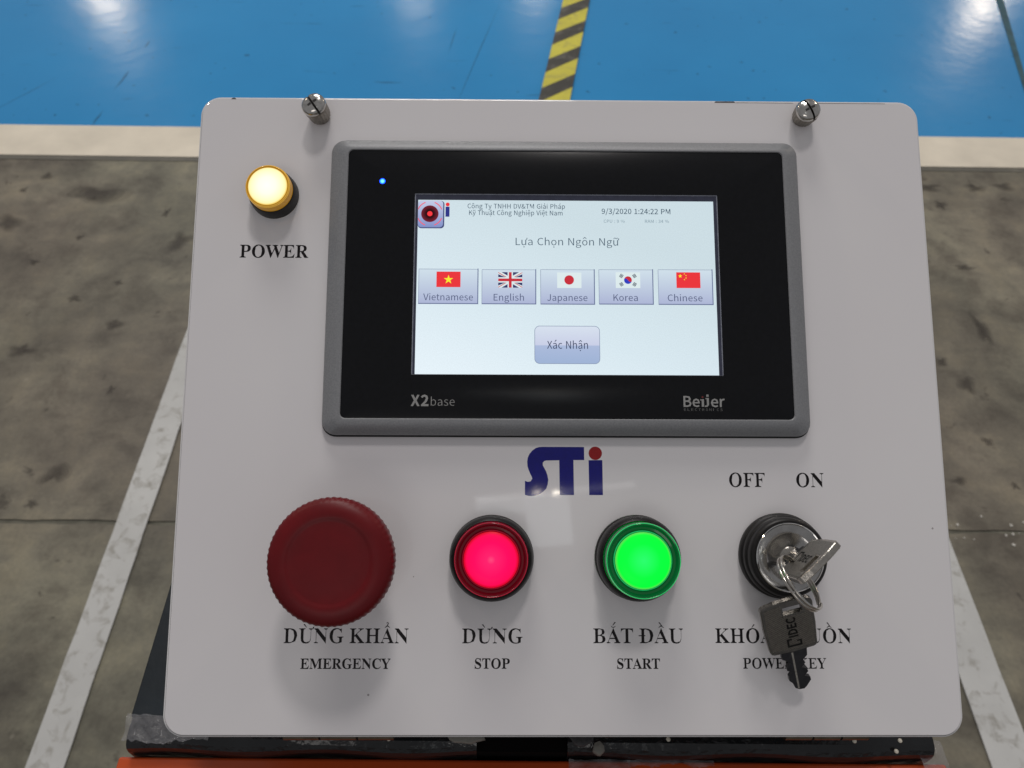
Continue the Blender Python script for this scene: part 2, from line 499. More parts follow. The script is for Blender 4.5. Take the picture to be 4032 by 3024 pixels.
# letter outlines (units: sans capitals 513 high, serif capitals 455 high): {character: [advance, [outline, ...]]}
import json
SANS = json.loads(r'''{"%":[645,[[[144,522],[59,481],[27,362],[59,242],[144,199],[229,242],[261,362],[229,481]],[[485,522],[442,522],[158,-9],[202,-9]],[[94,453],[144,483],[193,453],[211,362],[193,269],[144,238],[94,269],[76,362]],[[501,314],[417,272],[385,153],[417,33],[501,-9],[586,33],[618,153],[586,272]],[[452,245],[501,275],[551,245],[570,153],[551,61],[501,30],[452,61],[433,153]]]],"&":[476,[[[285,494],[211,522],[125,488],[93,402],[102,344],[127,282],[56,220],[25,133],[69,31],[181,-9],[263,7],[329,50],[390,13],[447,-9],[464,44],[418,62],[368,93],[421,179],[458,277],[398,277],[368,195],[326,125],[256,192],[196,270],[275,336],[312,422]],[[211,478],[249,460],[260,420],[234,361],[172,312],[154,358],[148,403],[165,456]],[[106,191],[153,237],[214,156],[287,83],[240,53],[189,42],[117,68],[88,137]]]],"/":[275,[[[264,556],[218,556],[8,-125],[55,-125]]]],"0":[389,[[[195,522],[78,457],[35,258],[78,57],[195,-9],[311,57],[354,258],[311,457]],[[124,421],[195,472],[265,421],[293,258],[265,94],[195,43],[124,94],[97,258]]]],"1":[389,[[[240,513],[191,513],[145,492],[85,477],[85,436],[176,436],[176,53],[62,53],[62,0],[343,0],[343,53],[240,53]]]],"2":[389,[[[289,481],[179,522],[95,502],[28,447],[65,411],[113,454],[172,471],[243,442],[266,369],[209,223],[31,38],[31,0],[354,0],[354,55],[211,55],[170,54],[127,50],[273,215],[329,372]]]],"3":[389,[[[290,489],[182,522],[103,505],[39,461],[74,421],[122,457],[180,471],[244,448],[267,389],[236,320],[125,291],[125,242],[249,214],[284,139],[255,70],[180,44],[106,62],[53,103],[20,62],[85,12],[184,-9],[301,30],[349,137],[318,223],[241,268],[241,271],[307,316],[332,394]]]],"4":[389,[[[298,513],[228,513],[14,183],[14,141],[238,141],[238,0],[298,0],[298,141],[367,141],[367,193],[298,193]],[[239,443],[242,443],[239,396],[238,350],[238,193],[81,193],[197,368],[219,406]]]],"9":[389,[[[178,522],[74,477],[31,356],[70,236],[172,195],[236,212],[291,257],[249,91],[162,44],[115,55],[76,83],[41,43],[92,6],[165,-9],[294,57],[351,279],[301,462]],[[116,441],[179,473],[256,431],[290,311],[236,258],[183,242],[114,273],[91,356]]]],":":[195,[[[130,357],[97,371],[65,357],[51,322],[65,287],[97,273],[130,287],[144,322]],[[130,75],[97,88],[65,75],[51,39],[65,4],[97,-9],[130,4],[144,39]]]],"A":[426,[[[3,0],[176,513],[249,513],[423,0],[354,0],[305,157],[118,157],[68,0]],[[210,461],[213,461],[238,373],[265,287],[289,208],[134,208],[159,287],[185,373]]]],"B":[460,[[[71,0],[71,513],[223,513],[350,485],[399,388],[380,319],[324,277],[324,273],[399,234],[429,151],[374,37],[234,0]],[[135,462],[214,462],[305,443],[335,380],[307,318],[211,296],[135,296]],[[135,245],[225,245],[329,223],[365,153],[328,76],[225,52],[135,52]]]],"C":[447,[[[351,503],[268,522],[106,452],[41,256],[104,61],[264,-9],[353,10],[422,64],[386,106],[332,63],[267,48],[150,104],[107,258],[152,410],[269,466],[328,452],[374,417],[409,459]]]],"D":[482,[[[71,0],[71,513],[199,513],[379,447],[440,258],[379,68],[202,0]],[[135,461],[193,461],[329,408],[374,258],[329,107],[193,53],[135,53]]]],"E":[412,[[[71,0],[71,513],[366,513],[366,459],[135,459],[135,298],[330,298],[330,242],[135,242],[135,55],[374,55],[374,0]]]],"G":[482,[[[366,502],[276,522],[107,452],[41,256],[106,61],[272,-9],[365,8],[431,50],[431,266],[262,266],[262,212],[371,212],[371,78],[331,56],[279,48],[152,104],[107,258],[154,410],[278,466],[343,452],[389,417],[424,459]]]],"H":[510,[[[135,513],[71,513],[71,0],[135,0],[135,242],[375,242],[375,0],[440,0],[440,513],[375,513],[375,298],[135,298]]]],"I":[205,[[[135,513],[71,513],[71,0],[135,0]]]],"J":[375,[[[307,513],[242,513],[242,157],[222,73],[160,48],[110,61],[71,106],[25,72],[82,12],[166,-9],[274,37],[307,151]]]],"K":[452,[[[135,513],[71,513],[71,0],[135,0],[135,162],[223,268],[377,0],[450,0],[264,319],[425,513],[352,513],[137,256],[135,256]]]],"L":[380,[[[135,513],[71,513],[71,0],[360,0],[360,55],[135,55]]]],"M":[569,[[[71,0],[71,513],[148,513],[246,239],[265,185],[284,132],[286,132],[305,185],[322,239],[420,513],[498,513],[498,0],[438,0],[438,284],[441,360],[446,436],[443,436],[402,319],[305,52],[262,52],[165,319],[123,436],[120,436],[126,360],[129,284],[129,0]]]],"N":[506,[[[71,0],[71,513],[137,513],[324,190],[380,84],[383,84],[377,164],[374,246],[374,513],[436,513],[436,0],[369,0],[182,324],[127,430],[124,430],[129,351],[132,270],[132,0]]]],"O":[520,[[[260,522],[102,452],[41,258],[102,63],[260,-9],[418,63],[479,258],[418,452]],[[149,410],[260,466],[371,410],[412,258],[371,105],[260,48],[149,105],[107,258]]]],"P":[443,[[[71,0],[71,513],[217,513],[356,480],[409,363],[357,243],[220,204],[135,204],[135,0]],[[135,461],[209,461],[310,440],[345,363],[312,282],[211,257],[135,257]]]],"R":[445,[[[71,513],[71,0],[135,0],[135,218],[228,218],[352,0],[425,0],[295,225],[379,273],[410,370],[360,481],[231,513]],[[135,461],[221,461],[314,440],[346,370],[314,294],[221,270],[135,270]]]],"S":[417,[[[304,505],[219,522],[103,484],[57,387],[92,300],[162,255],[235,223],[297,189],[321,131],[293,71],[214,48],[137,65],[72,111],[34,67],[112,11],[213,-9],[340,33],[387,137],[357,224],[282,274],[209,305],[151,336],[123,391],[149,446],[219,466],[284,453],[336,418],[370,459]]]],"T":[419,[[[398,513],[22,513],[22,459],[177,459],[177,0],[242,0],[242,459],[398,459]]]],"U":[505,[[[133,513],[69,513],[69,211],[121,39],[253,-9],[384,39],[437,211],[437,513],[375,513],[375,210],[339,83],[253,48],[168,83],[133,210]]]],"V":[403,[[[69,513],[1,513],[165,0],[239,0],[403,513],[337,513],[254,235],[230,151],[204,66],[202,66],[176,151],[152,235]]]],"X":[401,[[[93,513],[22,513],[162,265],[12,0],[81,0],[154,139],[174,178],[195,222],[198,222],[222,178],[242,139],[319,0],[390,0],[239,262],[380,513],[312,513],[243,382],[225,347],[207,307],[204,307],[182,347],[163,382]]]],"a":[394,[[[307,347],[207,390],[122,374],[57,340],[82,296],[134,324],[196,337],[259,307],[275,241],[97,194],[41,99],[73,19],[152,-9],[219,7],[278,46],[280,46],[286,0],[338,0],[338,234]],[[141,163],[275,198],[275,92],[222,55],[170,43],[122,57],[103,103]]]],"b":[433,[[[129,557],[64,557],[64,0],[116,0],[121,39],[124,39],[177,4],[232,-9],[347,45],[397,196],[358,337],[246,390],[183,374],[126,337],[129,405]],[[230,336],[307,298],[331,195],[300,85],[221,45],[178,53],[129,84],[129,284],[181,323]]]],"c":[357,[[[283,377],[219,390],[91,337],[36,190],[88,43],[214,-9],[280,4],[338,39],[310,82],[269,55],[220,44],[135,84],[102,190],[136,296],[222,336],[263,327],[298,303],[330,345]]]],"e":[388,[[[319,341],[207,390],[89,336],[36,190],[89,43],[218,-9],[288,2],[343,29],[321,72],[276,50],[225,42],[137,78],[99,175],[356,175],[358,192],[359,211]],[[208,339],[278,309],[303,221],[99,221],[136,308]]]],"g":[395,[[[222,387],[192,390],[92,353],[50,254],[65,193],[99,152],[99,149],[71,120],[57,78],[67,40],[92,16],[92,13],[50,-26],[36,-74],[79,-149],[193,-175],[333,-136],[385,-43],[352,25],[253,47],[178,47],[125,59],[111,88],[118,114],[136,134],[163,124],[192,120],[291,156],[331,253],[323,298],[300,331],[378,331],[378,380],[246,380]],[[135,320],[192,343],[250,320],[273,254],[249,188],[192,164],[135,188],[111,254]],[[245,-6],[303,-16],[322,-54],[289,-107],[202,-131],[121,-113],[92,-64],[101,-31],[130,0],[156,-4],[179,-6]]]],"h":[425,[[[129,557],[64,557],[64,0],[129,0],[129,276],[180,319],[232,334],[287,310],[305,232],[305,0],[368,0],[368,241],[340,352],[252,390],[183,371],[126,326],[129,405]]]],"i":[193,[[[129,380],[64,380],[64,0],[129,0]],[[127,531],[97,543],[66,531],[55,501],[66,470],[97,459],[127,470],[139,501]]]],"j":[193,[[[129,380],[65,380],[65,-43],[56,-98],[18,-118],[-1,-116],[-18,-111],[-31,-160],[-7,-167],[25,-169],[105,-136],[129,-43]],[[127,531],[97,543],[66,531],[54,501],[66,470],[97,459],[127,470],[139,501]]]],"l":[199,[[[129,557],[64,557],[64,76],[80,13],[132,-9],[153,-7],[169,-4],[160,46],[152,44],[146,44],[134,50],[129,71]]]],"m":[648,[[[312,370],[243,390],[179,371],[125,325],[123,325],[117,380],[64,380],[64,0],[129,0],[129,276],[179,320],[224,334],[278,310],[295,232],[295,0],[359,0],[359,276],[409,320],[454,334],[508,310],[525,232],[525,0],[589,0],[589,241],[561,352],[474,390],[408,370],[348,317]]]],"n":[427,[[[340,352],[252,390],[182,371],[125,325],[123,325],[117,380],[64,380],[64,0],[129,0],[129,276],[180,319],[232,334],[287,310],[305,232],[305,0],[368,0],[368,241]]]],"o":[424,[[[335,337],[212,390],[89,337],[36,190],[89,43],[212,-9],[335,43],[388,190]],[[133,296],[212,336],[292,296],[323,190],[292,84],[212,44],[133,84],[102,190]]]],"p":[434,[[[358,337],[246,390],[182,374],[125,336],[123,336],[117,380],[64,380],[64,-160],[129,-160],[129,-32],[127,35],[179,2],[232,-9],[347,45],[397,196]],[[230,336],[307,298],[331,195],[300,85],[221,45],[178,53],[129,84],[129,284],[181,323]]]],"r":[272,[[[255,388],[232,390],[173,369],[125,311],[123,311],[117,380],[64,380],[64,0],[129,0],[129,244],[174,313],[224,333],[244,331],[261,326],[273,382]]]],"s":[328,[[[240,377],[174,390],[78,359],[43,282],[79,210],[154,172],[213,145],[241,100],[222,58],[166,41],[105,53],[53,86],[22,43],[86,6],[164,-9],[266,24],[302,104],[265,181],[186,219],[129,245],[104,285],[122,324],[175,340],[221,331],[261,307],[292,347]]]],"t":[264,[[[139,487],[86,487],[79,380],[19,377],[19,328],[76,328],[76,118],[99,26],[183,-9],[220,-5],[254,5],[242,53],[220,46],[198,43],[152,62],[139,116],[139,328],[243,328],[243,380],[139,380]]]],"u":[425,[[[123,380],[59,380],[59,139],[87,29],[176,-9],[244,10],[301,60],[303,60],[308,0],[361,0],[361,380],[298,380],[298,111],[247,62],[195,46],[140,70],[123,147]]]],"y":[365,[[[76,380],[9,380],[162,-1],[153,-29],[121,-88],[68,-111],[52,-109],[39,-105],[26,-156],[46,-162],[71,-164],[160,-126],[213,-32],[356,380],[293,380],[225,169],[209,116],[194,62],[190,62],[171,116],[153,169]]]],"á":[394,[[[307,347],[207,390],[122,374],[57,340],[82,296],[134,324],[196,337],[259,307],[275,241],[97,194],[41,99],[73,19],[152,-9],[219,7],[278,46],[280,46],[286,0],[338,0],[338,234]],[[141,163],[275,198],[275,92],[222,55],[170,43],[122,57],[103,103]],[[320,569],[276,611],[165,480],[197,448]]]],"ô":[424,[[[335,337],[212,390],[89,337],[36,190],[89,43],[212,-9],[335,43],[388,190]],[[133,296],[212,336],[292,296],[323,190],[292,84],[212,44],[133,84],[102,190]],[[244,579],[180,579],[91,470],[118,445],[210,533],[214,533],[306,445],[333,470]]]],"ả":[394,[[[307,347],[207,390],[122,374],[57,340],[82,296],[134,324],[196,337],[259,307],[275,241],[97,194],[41,99],[73,19],[152,-9],[219,7],[278,46],[280,46],[286,0],[338,0],[338,234]],[[141,163],[275,198],[275,92],[222,55],[170,43],[122,57],[103,103]],[[242,574],[160,595],[157,553],[205,542],[222,516],[209,492],[177,479],[185,448],[245,471],[272,522]]]],"ậ":[394,[[[307,347],[207,390],[122,374],[57,340],[82,296],[134,324],[196,337],[259,307],[275,241],[97,194],[41,99],[73,19],[152,-9],[219,7],[278,46],[280,46],[286,0],[338,0],[338,234]],[[141,163],[275,198],[275,92],[222,55],[170,43],[122,57],[103,103]],[[241,579],[177,579],[88,470],[116,445],[208,533],[211,533],[303,445],[330,470]],[[225,-88],[194,-77],[164,-88],[152,-118],[164,-150],[194,-161],[225,-150],[237,-118]]]],"ệ":[388,[[[319,341],[207,390],[89,336],[36,190],[89,43],[218,-9],[288,2],[343,29],[321,72],[276,50],[225,42],[137,78],[99,175],[356,175],[358,192],[359,211]],[[208,339],[278,309],[303,221],[99,221],[136,308]],[[238,579],[174,579],[85,470],[113,445],[204,533],[208,533],[300,445],[328,470]],[[237,-88],[207,-77],[176,-88],[164,-118],[176,-150],[207,-161],[237,-150],[249,-118]]]],"ọ":[424,[[[335,337],[212,390],[89,337],[36,190],[89,43],[212,-9],[335,43],[388,190]],[[133,296],[212,336],[292,296],[323,190],[292,84],[212,44],[133,84],[102,190]],[[243,-88],[212,-77],[182,-88],[169,-118],[182,-150],[212,-161],[243,-150],[255,-118]]]],"ữ":[425,[[[215,531],[152,564],[93,534],[73,458],[116,455],[126,501],[153,518],[201,485],[265,452],[324,482],[344,557],[300,560],[290,516],[265,499]],[[431,493],[418,521],[368,499],[376,478],[380,456],[361,400],[314,380],[298,380],[298,111],[247,62],[195,46],[140,70],[123,147],[123,380],[59,380],[59,139],[87,29],[176,-9],[244,10],[301,60],[303,60],[308,0],[361,0],[361,356],[412,389],[436,460]]]],"ự":[425,[[[252,-88],[221,-77],[190,-88],[179,-118],[190,-150],[221,-161],[252,-150],[264,-118]],[[431,493],[418,521],[368,499],[376,478],[380,456],[361,400],[314,380],[298,380],[298,111],[247,62],[195,46],[140,70],[123,147],[123,380],[59,380],[59,139],[87,29],[176,-9],[244,10],[301,60],[303,60],[308,0],[361,0],[361,356],[412,389],[436,460]]]],"ỹ":[365,[[[76,380],[9,380],[162,-1],[153,-29],[121,-88],[68,-111],[52,-109],[39,-105],[26,-156],[46,-162],[71,-164],[160,-126],[213,-32],[356,380],[293,380],[225,169],[209,116],[194,62],[190,62],[171,116],[153,169]],[[197,531],[134,564],[75,534],[54,458],[98,455],[108,501],[134,518],[183,485],[246,452],[305,482],[326,557],[282,560],[272,516],[246,499]]]]}''')
SERIF = json.loads(r'''{"A":[437,[[[206,466],[224,465],[384,87],[399,55],[411,34],[425,22],[443,18],[443,0],[229,0],[229,18],[270,25],[283,46],[281,59],[273,81],[253,132],[103,132],[79,71],[77,65],[76,59],[75,53],[75,48],[87,26],[124,18],[128,18],[128,0],[-9,0],[-9,18],[9,21],[24,30],[36,47],[49,75]],[[113,161],[177,319],[242,161]]]],"B":[443,[[[15,455],[220,455],[352,429],[396,351],[369,283],[287,247],[385,206],[418,132],[407,76],[371,35],[314,9],[238,0],[16,0],[16,17],[45,22],[62,32],[72,51],[75,82],[75,369],[73,394],[69,412],[62,425],[51,433],[36,437],[15,439]],[[216,434],[198,432],[188,425],[183,412],[182,391],[182,252],[188,252],[234,257],[263,272],[279,301],[285,345],[281,385],[269,412],[248,428]],[[197,231],[182,231],[182,65],[184,46],[190,33],[202,26],[222,24],[259,30],[283,49],[296,81],[301,128],[295,176],[277,208],[245,225]]]],"C":[468,[[[259,465],[309,459],[367,440],[377,436],[388,435],[408,443],[419,465],[437,465],[437,308],[420,308],[392,364],[356,407],[313,434],[265,443],[174,389],[144,226],[177,74],[278,24],[318,29],[358,45],[395,71],[428,106],[447,89],[365,14],[257,-11],[193,-3],[137,20],[91,56],[56,104],[34,162],[26,228],[34,294],[56,351],[92,399],[139,435],[195,458]]]],"D":[496,[[[15,455],[222,455],[328,441],[405,396],[452,325],[468,228],[408,57],[228,0],[20,0],[20,17],[47,21],[63,30],[71,46],[74,75],[74,374],[71,407],[61,426],[43,435],[15,439]],[[223,433],[202,431],[190,423],[184,409],[182,385],[182,72],[184,48],[190,34],[202,27],[222,24],[279,37],[319,75],[343,139],[351,229],[319,382]]]],"E":[442,[[[16,455],[399,455],[399,320],[383,320],[369,373],[340,406],[295,424],[232,430],[213,430],[200,428],[191,424],[186,417],[184,405],[183,388],[183,246],[193,246],[232,252],[259,269],[277,300],[288,345],[304,345],[304,118],[287,118],[282,154],[273,181],[259,201],[241,213],[216,220],[185,222],[183,222],[183,67],[185,47],[192,35],[206,29],[230,28],[276,30],[313,39],[345,53],[371,75],[393,105],[411,143],[430,143],[402,0],[14,0],[14,17],[44,20],[62,30],[72,48],[75,78],[75,369],[72,405],[62,425],[44,435],[16,439]]]],"F":[404,[[[14,455],[394,455],[394,320],[377,320],[369,357],[355,385],[336,406],[310,420],[275,428],[230,431],[212,431],[200,429],[191,427],[186,421],[183,412],[182,398],[182,247],[190,247],[229,253],[256,270],[274,301],[284,347],[302,347],[302,118],[285,118],[274,168],[257,200],[229,218],[189,224],[182,224],[182,81],[183,59],[188,43],[196,31],[210,24],[229,19],[257,17],[257,0],[15,0],[15,17],[45,23],[62,34],[72,53],[75,84],[75,375],[71,405],[61,423],[43,433],[14,439]]]],"G":[508,[[[257,465],[311,459],[369,441],[379,437],[388,436],[398,438],[406,443],[412,452],[419,465],[437,465],[437,308],[420,308],[403,346],[382,379],[357,406],[329,426],[299,439],[267,443],[176,389],[146,228],[154,135],[180,67],[221,26],[275,13],[308,16],[328,27],[339,45],[343,71],[343,128],[339,154],[329,170],[309,179],[275,182],[275,198],[500,198],[500,182],[473,179],[457,171],[449,155],[446,128],[446,29],[357,0],[268,-10],[200,-3],[141,19],[93,55],[57,103],[35,161],[28,229],[35,295],[57,352],[93,399],[139,435],[195,458]]]],"H":[523,[[[16,455],[242,455],[242,439],[220,436],[204,432],[193,425],[187,415],[183,400],[182,379],[182,251],[342,251],[342,379],[341,400],[337,415],[331,425],[320,432],[304,436],[282,439],[282,455],[507,455],[507,439],[478,434],[461,424],[452,407],[449,379],[449,81],[452,52],[461,33],[478,22],[507,17],[507,0],[282,0],[282,17],[311,21],[329,31],[339,49],[342,81],[342,221],[182,221],[182,81],[185,50],[194,32],[212,22],[242,17],[242,0],[15,0],[15,17],[45,22],[62,32],[72,50],[75,81],[75,379],[71,406],[62,424],[44,434],[16,439]]]],"K":[510,[[[17,455],[242,455],[242,439],[221,436],[205,432],[194,425],[187,415],[184,400],[183,379],[183,234],[321,373],[342,398],[349,418],[334,434],[291,439],[291,455],[486,455],[486,439],[477,439],[415,419],[345,361],[271,285],[463,46],[475,34],[487,25],[501,20],[519,17],[519,0],[281,0],[281,17],[294,18],[306,18],[315,19],[322,21],[331,27],[334,34],[329,47],[316,66],[199,214],[183,198],[183,81],[186,50],[195,32],[213,22],[242,17],[242,0],[16,0],[16,17],[45,22],[63,32],[72,50],[75,81],[75,379],[72,406],[63,424],[45,434],[17,439]]]],"M":[634,[[[15,455],[185,455],[317,142],[449,455],[617,455],[617,439],[590,433],[573,423],[563,405],[560,378],[560,85],[561,61],[565,43],[571,31],[582,23],[596,19],[617,17],[617,0],[396,0],[396,17],[417,20],[433,25],[443,32],[450,44],[453,61],[455,83],[455,399],[288,0],[270,0],[105,389],[105,80],[109,48],[120,30],[139,20],[169,17],[169,0],[14,0],[14,17],[43,22],[61,32],[72,50],[75,79],[75,382],[74,402],[71,416],[64,426],[53,432],[37,436],[15,439]]]],"N":[494,[[[18,455],[156,455],[391,169],[391,377],[390,399],[386,414],[379,425],[369,431],[353,436],[331,439],[331,455],[480,455],[480,439],[450,434],[433,425],[425,407],[422,377],[422,-11],[403,-11],[107,350],[107,79],[110,49],[119,31],[136,21],[167,17],[167,0],[18,0],[18,17],[39,19],[54,23],[65,30],[71,41],[75,57],[76,79],[76,388],[49,421],[36,433],[28,436],[18,439]]]],"O":[525,[[[265,466],[313,462],[357,448],[397,427],[431,399],[459,364],[481,323],[494,277],[498,228],[494,179],[481,134],[459,93],[430,58],[395,29],[355,7],[310,-6],[261,-11],[213,-6],[169,7],[129,29],[94,58],[66,93],[45,134],[32,179],[28,228],[32,276],[45,321],[66,362],[95,397],[130,426],[170,448],[216,462]],[[260,443],[174,389],[145,228],[153,135],[177,67],[215,26],[265,12],[351,66],[379,228],[371,321],[348,389],[310,430]]]],"P":[418,[[[16,455],[214,455],[287,451],[336,440],[366,422],[390,398],[404,367],[409,332],[398,280],[367,240],[314,214],[242,206],[182,206],[182,81],[185,50],[194,32],[212,22],[242,17],[242,0],[15,0],[15,17],[45,22],[62,32],[72,50],[75,81],[75,379],[71,406],[62,424],[44,434],[16,439]],[[216,431],[199,429],[189,424],[184,414],[182,398],[182,230],[201,230],[244,235],[272,253],[287,283],[292,329],[288,375],[275,406],[252,425]]]],"R":[473,[[[16,455],[217,455],[305,448],[367,426],[405,388],[417,334],[392,265],[315,224],[432,50],[443,36],[452,26],[463,19],[478,17],[480,17],[480,0],[338,0],[201,212],[182,212],[182,81],[185,50],[194,32],[212,22],[242,17],[242,0],[15,0],[15,17],[45,22],[62,32],[72,50],[75,81],[75,379],[71,406],[62,424],[44,434],[16,439]],[[224,431],[202,429],[190,422],[184,409],[182,385],[182,234],[203,234],[249,240],[280,258],[298,290],[304,336],[284,407]]]],"S":[390,[[[185,466],[206,465],[229,461],[255,456],[282,448],[287,447],[291,446],[296,445],[300,445],[313,450],[320,466],[339,466],[339,319],[322,319],[310,354],[293,385],[272,410],[248,429],[222,441],[194,445],[163,440],[140,426],[125,406],[120,380],[124,356],[137,336],[159,319],[189,303],[253,273],[290,253],[317,233],[337,211],[350,188],[357,162],[359,133],[354,93],[339,58],[314,29],[281,8],[240,-6],[192,-10],[175,-9],[158,-8],[142,-4],[126,1],[110,6],[98,9],[90,11],[85,12],[75,11],[69,7],[65,0],[61,-11],[43,-11],[43,158],[62,158],[83,94],[111,50],[149,24],[197,15],[231,20],[257,36],[273,60],[279,89],[265,129],[225,160],[163,191],[112,221],[77,253],[56,289],[50,332],[54,370],[67,403],[88,429],[115,449],[148,462]]]],"T":[423,[[[11,318],[11,455],[410,455],[410,317],[394,317],[357,404],[269,433],[263,433],[263,81],[267,49],[276,30],[296,21],[328,17],[328,0],[92,0],[92,17],[123,21],[142,31],[152,50],[156,81],[156,433],[149,433],[102,426],[65,403],[41,367],[29,318]]]],"U":[492,[[[15,455],[240,455],[240,439],[219,436],[202,432],[192,425],[185,415],[182,400],[181,379],[181,140],[186,88],[203,51],[232,29],[275,22],[363,56],[392,159],[392,378],[389,406],[379,423],[360,433],[328,439],[328,455],[474,455],[474,439],[448,432],[433,421],[425,404],[422,378],[422,181],[412,92],[380,32],[325,-2],[248,-13],[168,-2],[114,29],[83,81],[73,155],[73,379],[70,406],[61,424],[43,434],[15,439]]]],"W":[611,[[[-15,455],[181,455],[181,439],[162,437],[150,432],[143,423],[140,410],[142,394],[148,373],[223,153],[301,353],[286,399],[278,418],[267,429],[252,435],[229,439],[229,455],[439,455],[439,439],[404,432],[393,412],[394,401],[399,386],[474,166],[541,369],[547,391],[549,406],[546,421],[538,430],[524,436],[503,439],[503,455],[624,455],[624,439],[607,433],[594,421],[584,404],[575,379],[446,-11],[428,-11],[316,309],[190,-11],[171,-11],[32,393],[24,413],[15,427],[3,435],[-15,439]]]],"Y":[426,[[[-13,455],[207,455],[207,438],[195,438],[179,436],[167,432],[158,425],[156,416],[158,405],[164,392],[248,226],[333,366],[345,389],[349,408],[336,430],[298,438],[295,438],[295,455],[439,455],[439,438],[423,434],[409,424],[396,411],[383,392],[268,203],[268,81],[271,50],[280,32],[298,22],[328,17],[328,0],[101,0],[101,17],[131,22],[148,32],[157,50],[161,81],[161,179],[46,387],[29,414],[14,429],[7,433],[1,435],[-6,437],[-13,438]]]]}''')

# sans lettering turned into mesh, fitted to baseline x0..x1 and cap height
def grow(loop, dx, dy):
    """move an outline outwards by dx, dy along its normals (holes shrink); orientation is taken from the fill: outer loops clockwise or not are handled by the caller"""
    n = len(loop)
    out = []
    for i in range(n):
        x0, y0 = loop[i - 1]; x1, y1 = loop[(i + 1) % n]; x, y = loop[i]
        ax, ay = x - x0, y - y0; bx, by = x1 - x, y1 - y
        la, lb = math.hypot(ax, ay) or 1, math.hypot(bx, by) or 1
        nx, ny = ay / la + by / lb, -ax / la - bx / lb
        l = math.hypot(nx, ny) or 1
        nx, ny = nx / l, ny / l
        k = min(1.35, 1 / max(0.55, nx * ay / la + ny * -ax / la))
        out.append((x + nx * dx * k, y + ny * dy * k))
    return out

def area(l):
    return sum(l[i - 1][0] * l[i][1] - l[i][0] * l[i - 1][1] for i in range(len(l))) / 2

def inside(p, l):
    r = False
    for i in range(len(l)):
        (xa, ya), (xb, yb) = l[i - 1], l[i]
        if (ya > p[1]) != (yb > p[1]) and p[0] < (xb - xa) * (p[1] - ya) / (yb - ya) + xa:
            r = not r
    return r

def fit_glyph(loops, dx, dy):
    out = []
    for i, l in enumerate(loops):
        depth = sum(inside(l[0], o) for j, o in enumerate(loops) if j != i)
        want = 1 if depth % 2 == 0 else -1
        l = [tuple(p) for p in l]
        if area(l) * want < 0: l = l[::-1]
        out.append(grow(l, dx, dy))
    return out

def fill_loops(name, glyphs, z, m, parent):
    """glyphs: per letter its outlines (mm); filled as one flat mesh, holes kept; neighbours sit 0.2 micron apart"""
    vs, fs = [], []
    for g_, loops in enumerate(glyphs):
        depth = [sum(inside(l[0], o) for j, o in enumerate(loops) if j != i) for i, l in enumerate(loops)]
        for i, l in enumerate(loops):
            if depth[i] % 2: continue
            grp = [l] + [o for j, o in enumerate(loops) if depth[j] == depth[i] + 1 and inside(o[0], l)]
            base = len(vs)
            for q in grp:
                vs += [(x * mm, y * mm, (z + .0002 * (g_ % 3)) * mm) for x, y in q]
            for t in tessellate_polygon([[Vector((x * 100, y * 100, 0)) for x, y in q] for q in grp]):
                a, b, c = [vs[base + i2] for i2 in t]
                up = (b[0] - a[0]) * (c[1] - a[1]) - (b[1] - a[1]) * (c[0] - a[0])
                fs.append([base + i2 for i2 in (t if up > 0 else t[::-1])])
    me = bpy.data.meshes.new(name)
    me.from_pydata(vs, [], fs)
    return link(name, me, m, parent)

def sans(name, text, x0, x1, yb, cap, z, m, parent, weight=0.0, rot=0):
    x, loops = 0, []
    for ch in text:
        if ch == ' ':
            x += 200
            continue
        adv, ls = SANS[ch]
        loops.append([[(px + x, py) for px, py in l] for l in fit_glyph(ls, weight * 1000, weight * 1000)])
        x += adv
    xs = [p[0] for g_ in loops for l in g_ for p in l]
    a, b = min(xs), max(xs)
    def tr(px, py):
        X, Y = (px - a) / (b - a) * (x1 - x0), py / 513 * cap
        if rot: X, Y = X * cos(rot) - Y * sin(rot), X * sin(rot) + Y * cos(rot)
        return (x0 + X, yb + Y)
    return fill_loops(name, [[[tr(*p) for p in l] for l in g_] for g_ in loops], z, m, parent)

# ---- serif capitals with their Vietnamese marks, in units of 662 per cap height
def stroke(pts, ws):
    L, R_ = [], []
    for i, (x, y) in enumerate(pts):
        x0, y0 = pts[max(i - 1, 0)]; x1, y1 = pts[min(i + 1, len(pts) - 1)]
        dx, dy = x1 - x0, y1 - y0
        l = math.hypot(dx, dy) or 1
        nx, ny = -dy / l, dx / l
        w = ws[i] / 2
        L.append((x + nx * w, y + ny * w)); R_.append((x - nx * w, y - ny * w))
    return [[L[i], L[i + 1], R_[i + 1], R_[i]] for i in range(len(pts) - 1)]

def accents(kind, cx, s, t):
    y = 700
    out = []
    for k in kind:
        if k == '^':
            out += [[(cx - 130, y), (cx - 95, y), (cx, y + 62), (cx + 95, y), (cx + 130, y), (cx + 20, y + 108), (cx - 20, y + 108)]]; y += 90
        elif k == 'b':
            out += ring_quads(cx, y + 85, 105, 82, 185, 355, 10, 85, 50); y += 95
        elif k == '`':
            out += [[(cx - 125, y + 150), (cx - 60, y + 160), (cx + 40, y + 12), (cx + 12, y + 8)]]
        elif k == "'":
            out += [[(cx + 125, y + 150), (cx + 60, y + 160), (cx - 40, y + 12), (cx - 12, y + 8)]]
        elif k == '?':
            out += stroke([(cx - 45, y + 115), (cx, y + 145), (cx + 48, y + 118), (cx + 35, y + 75), (cx, y + 50), (cx, y + 14)], [26, 34, 36, 36, 30, 24])
    return out

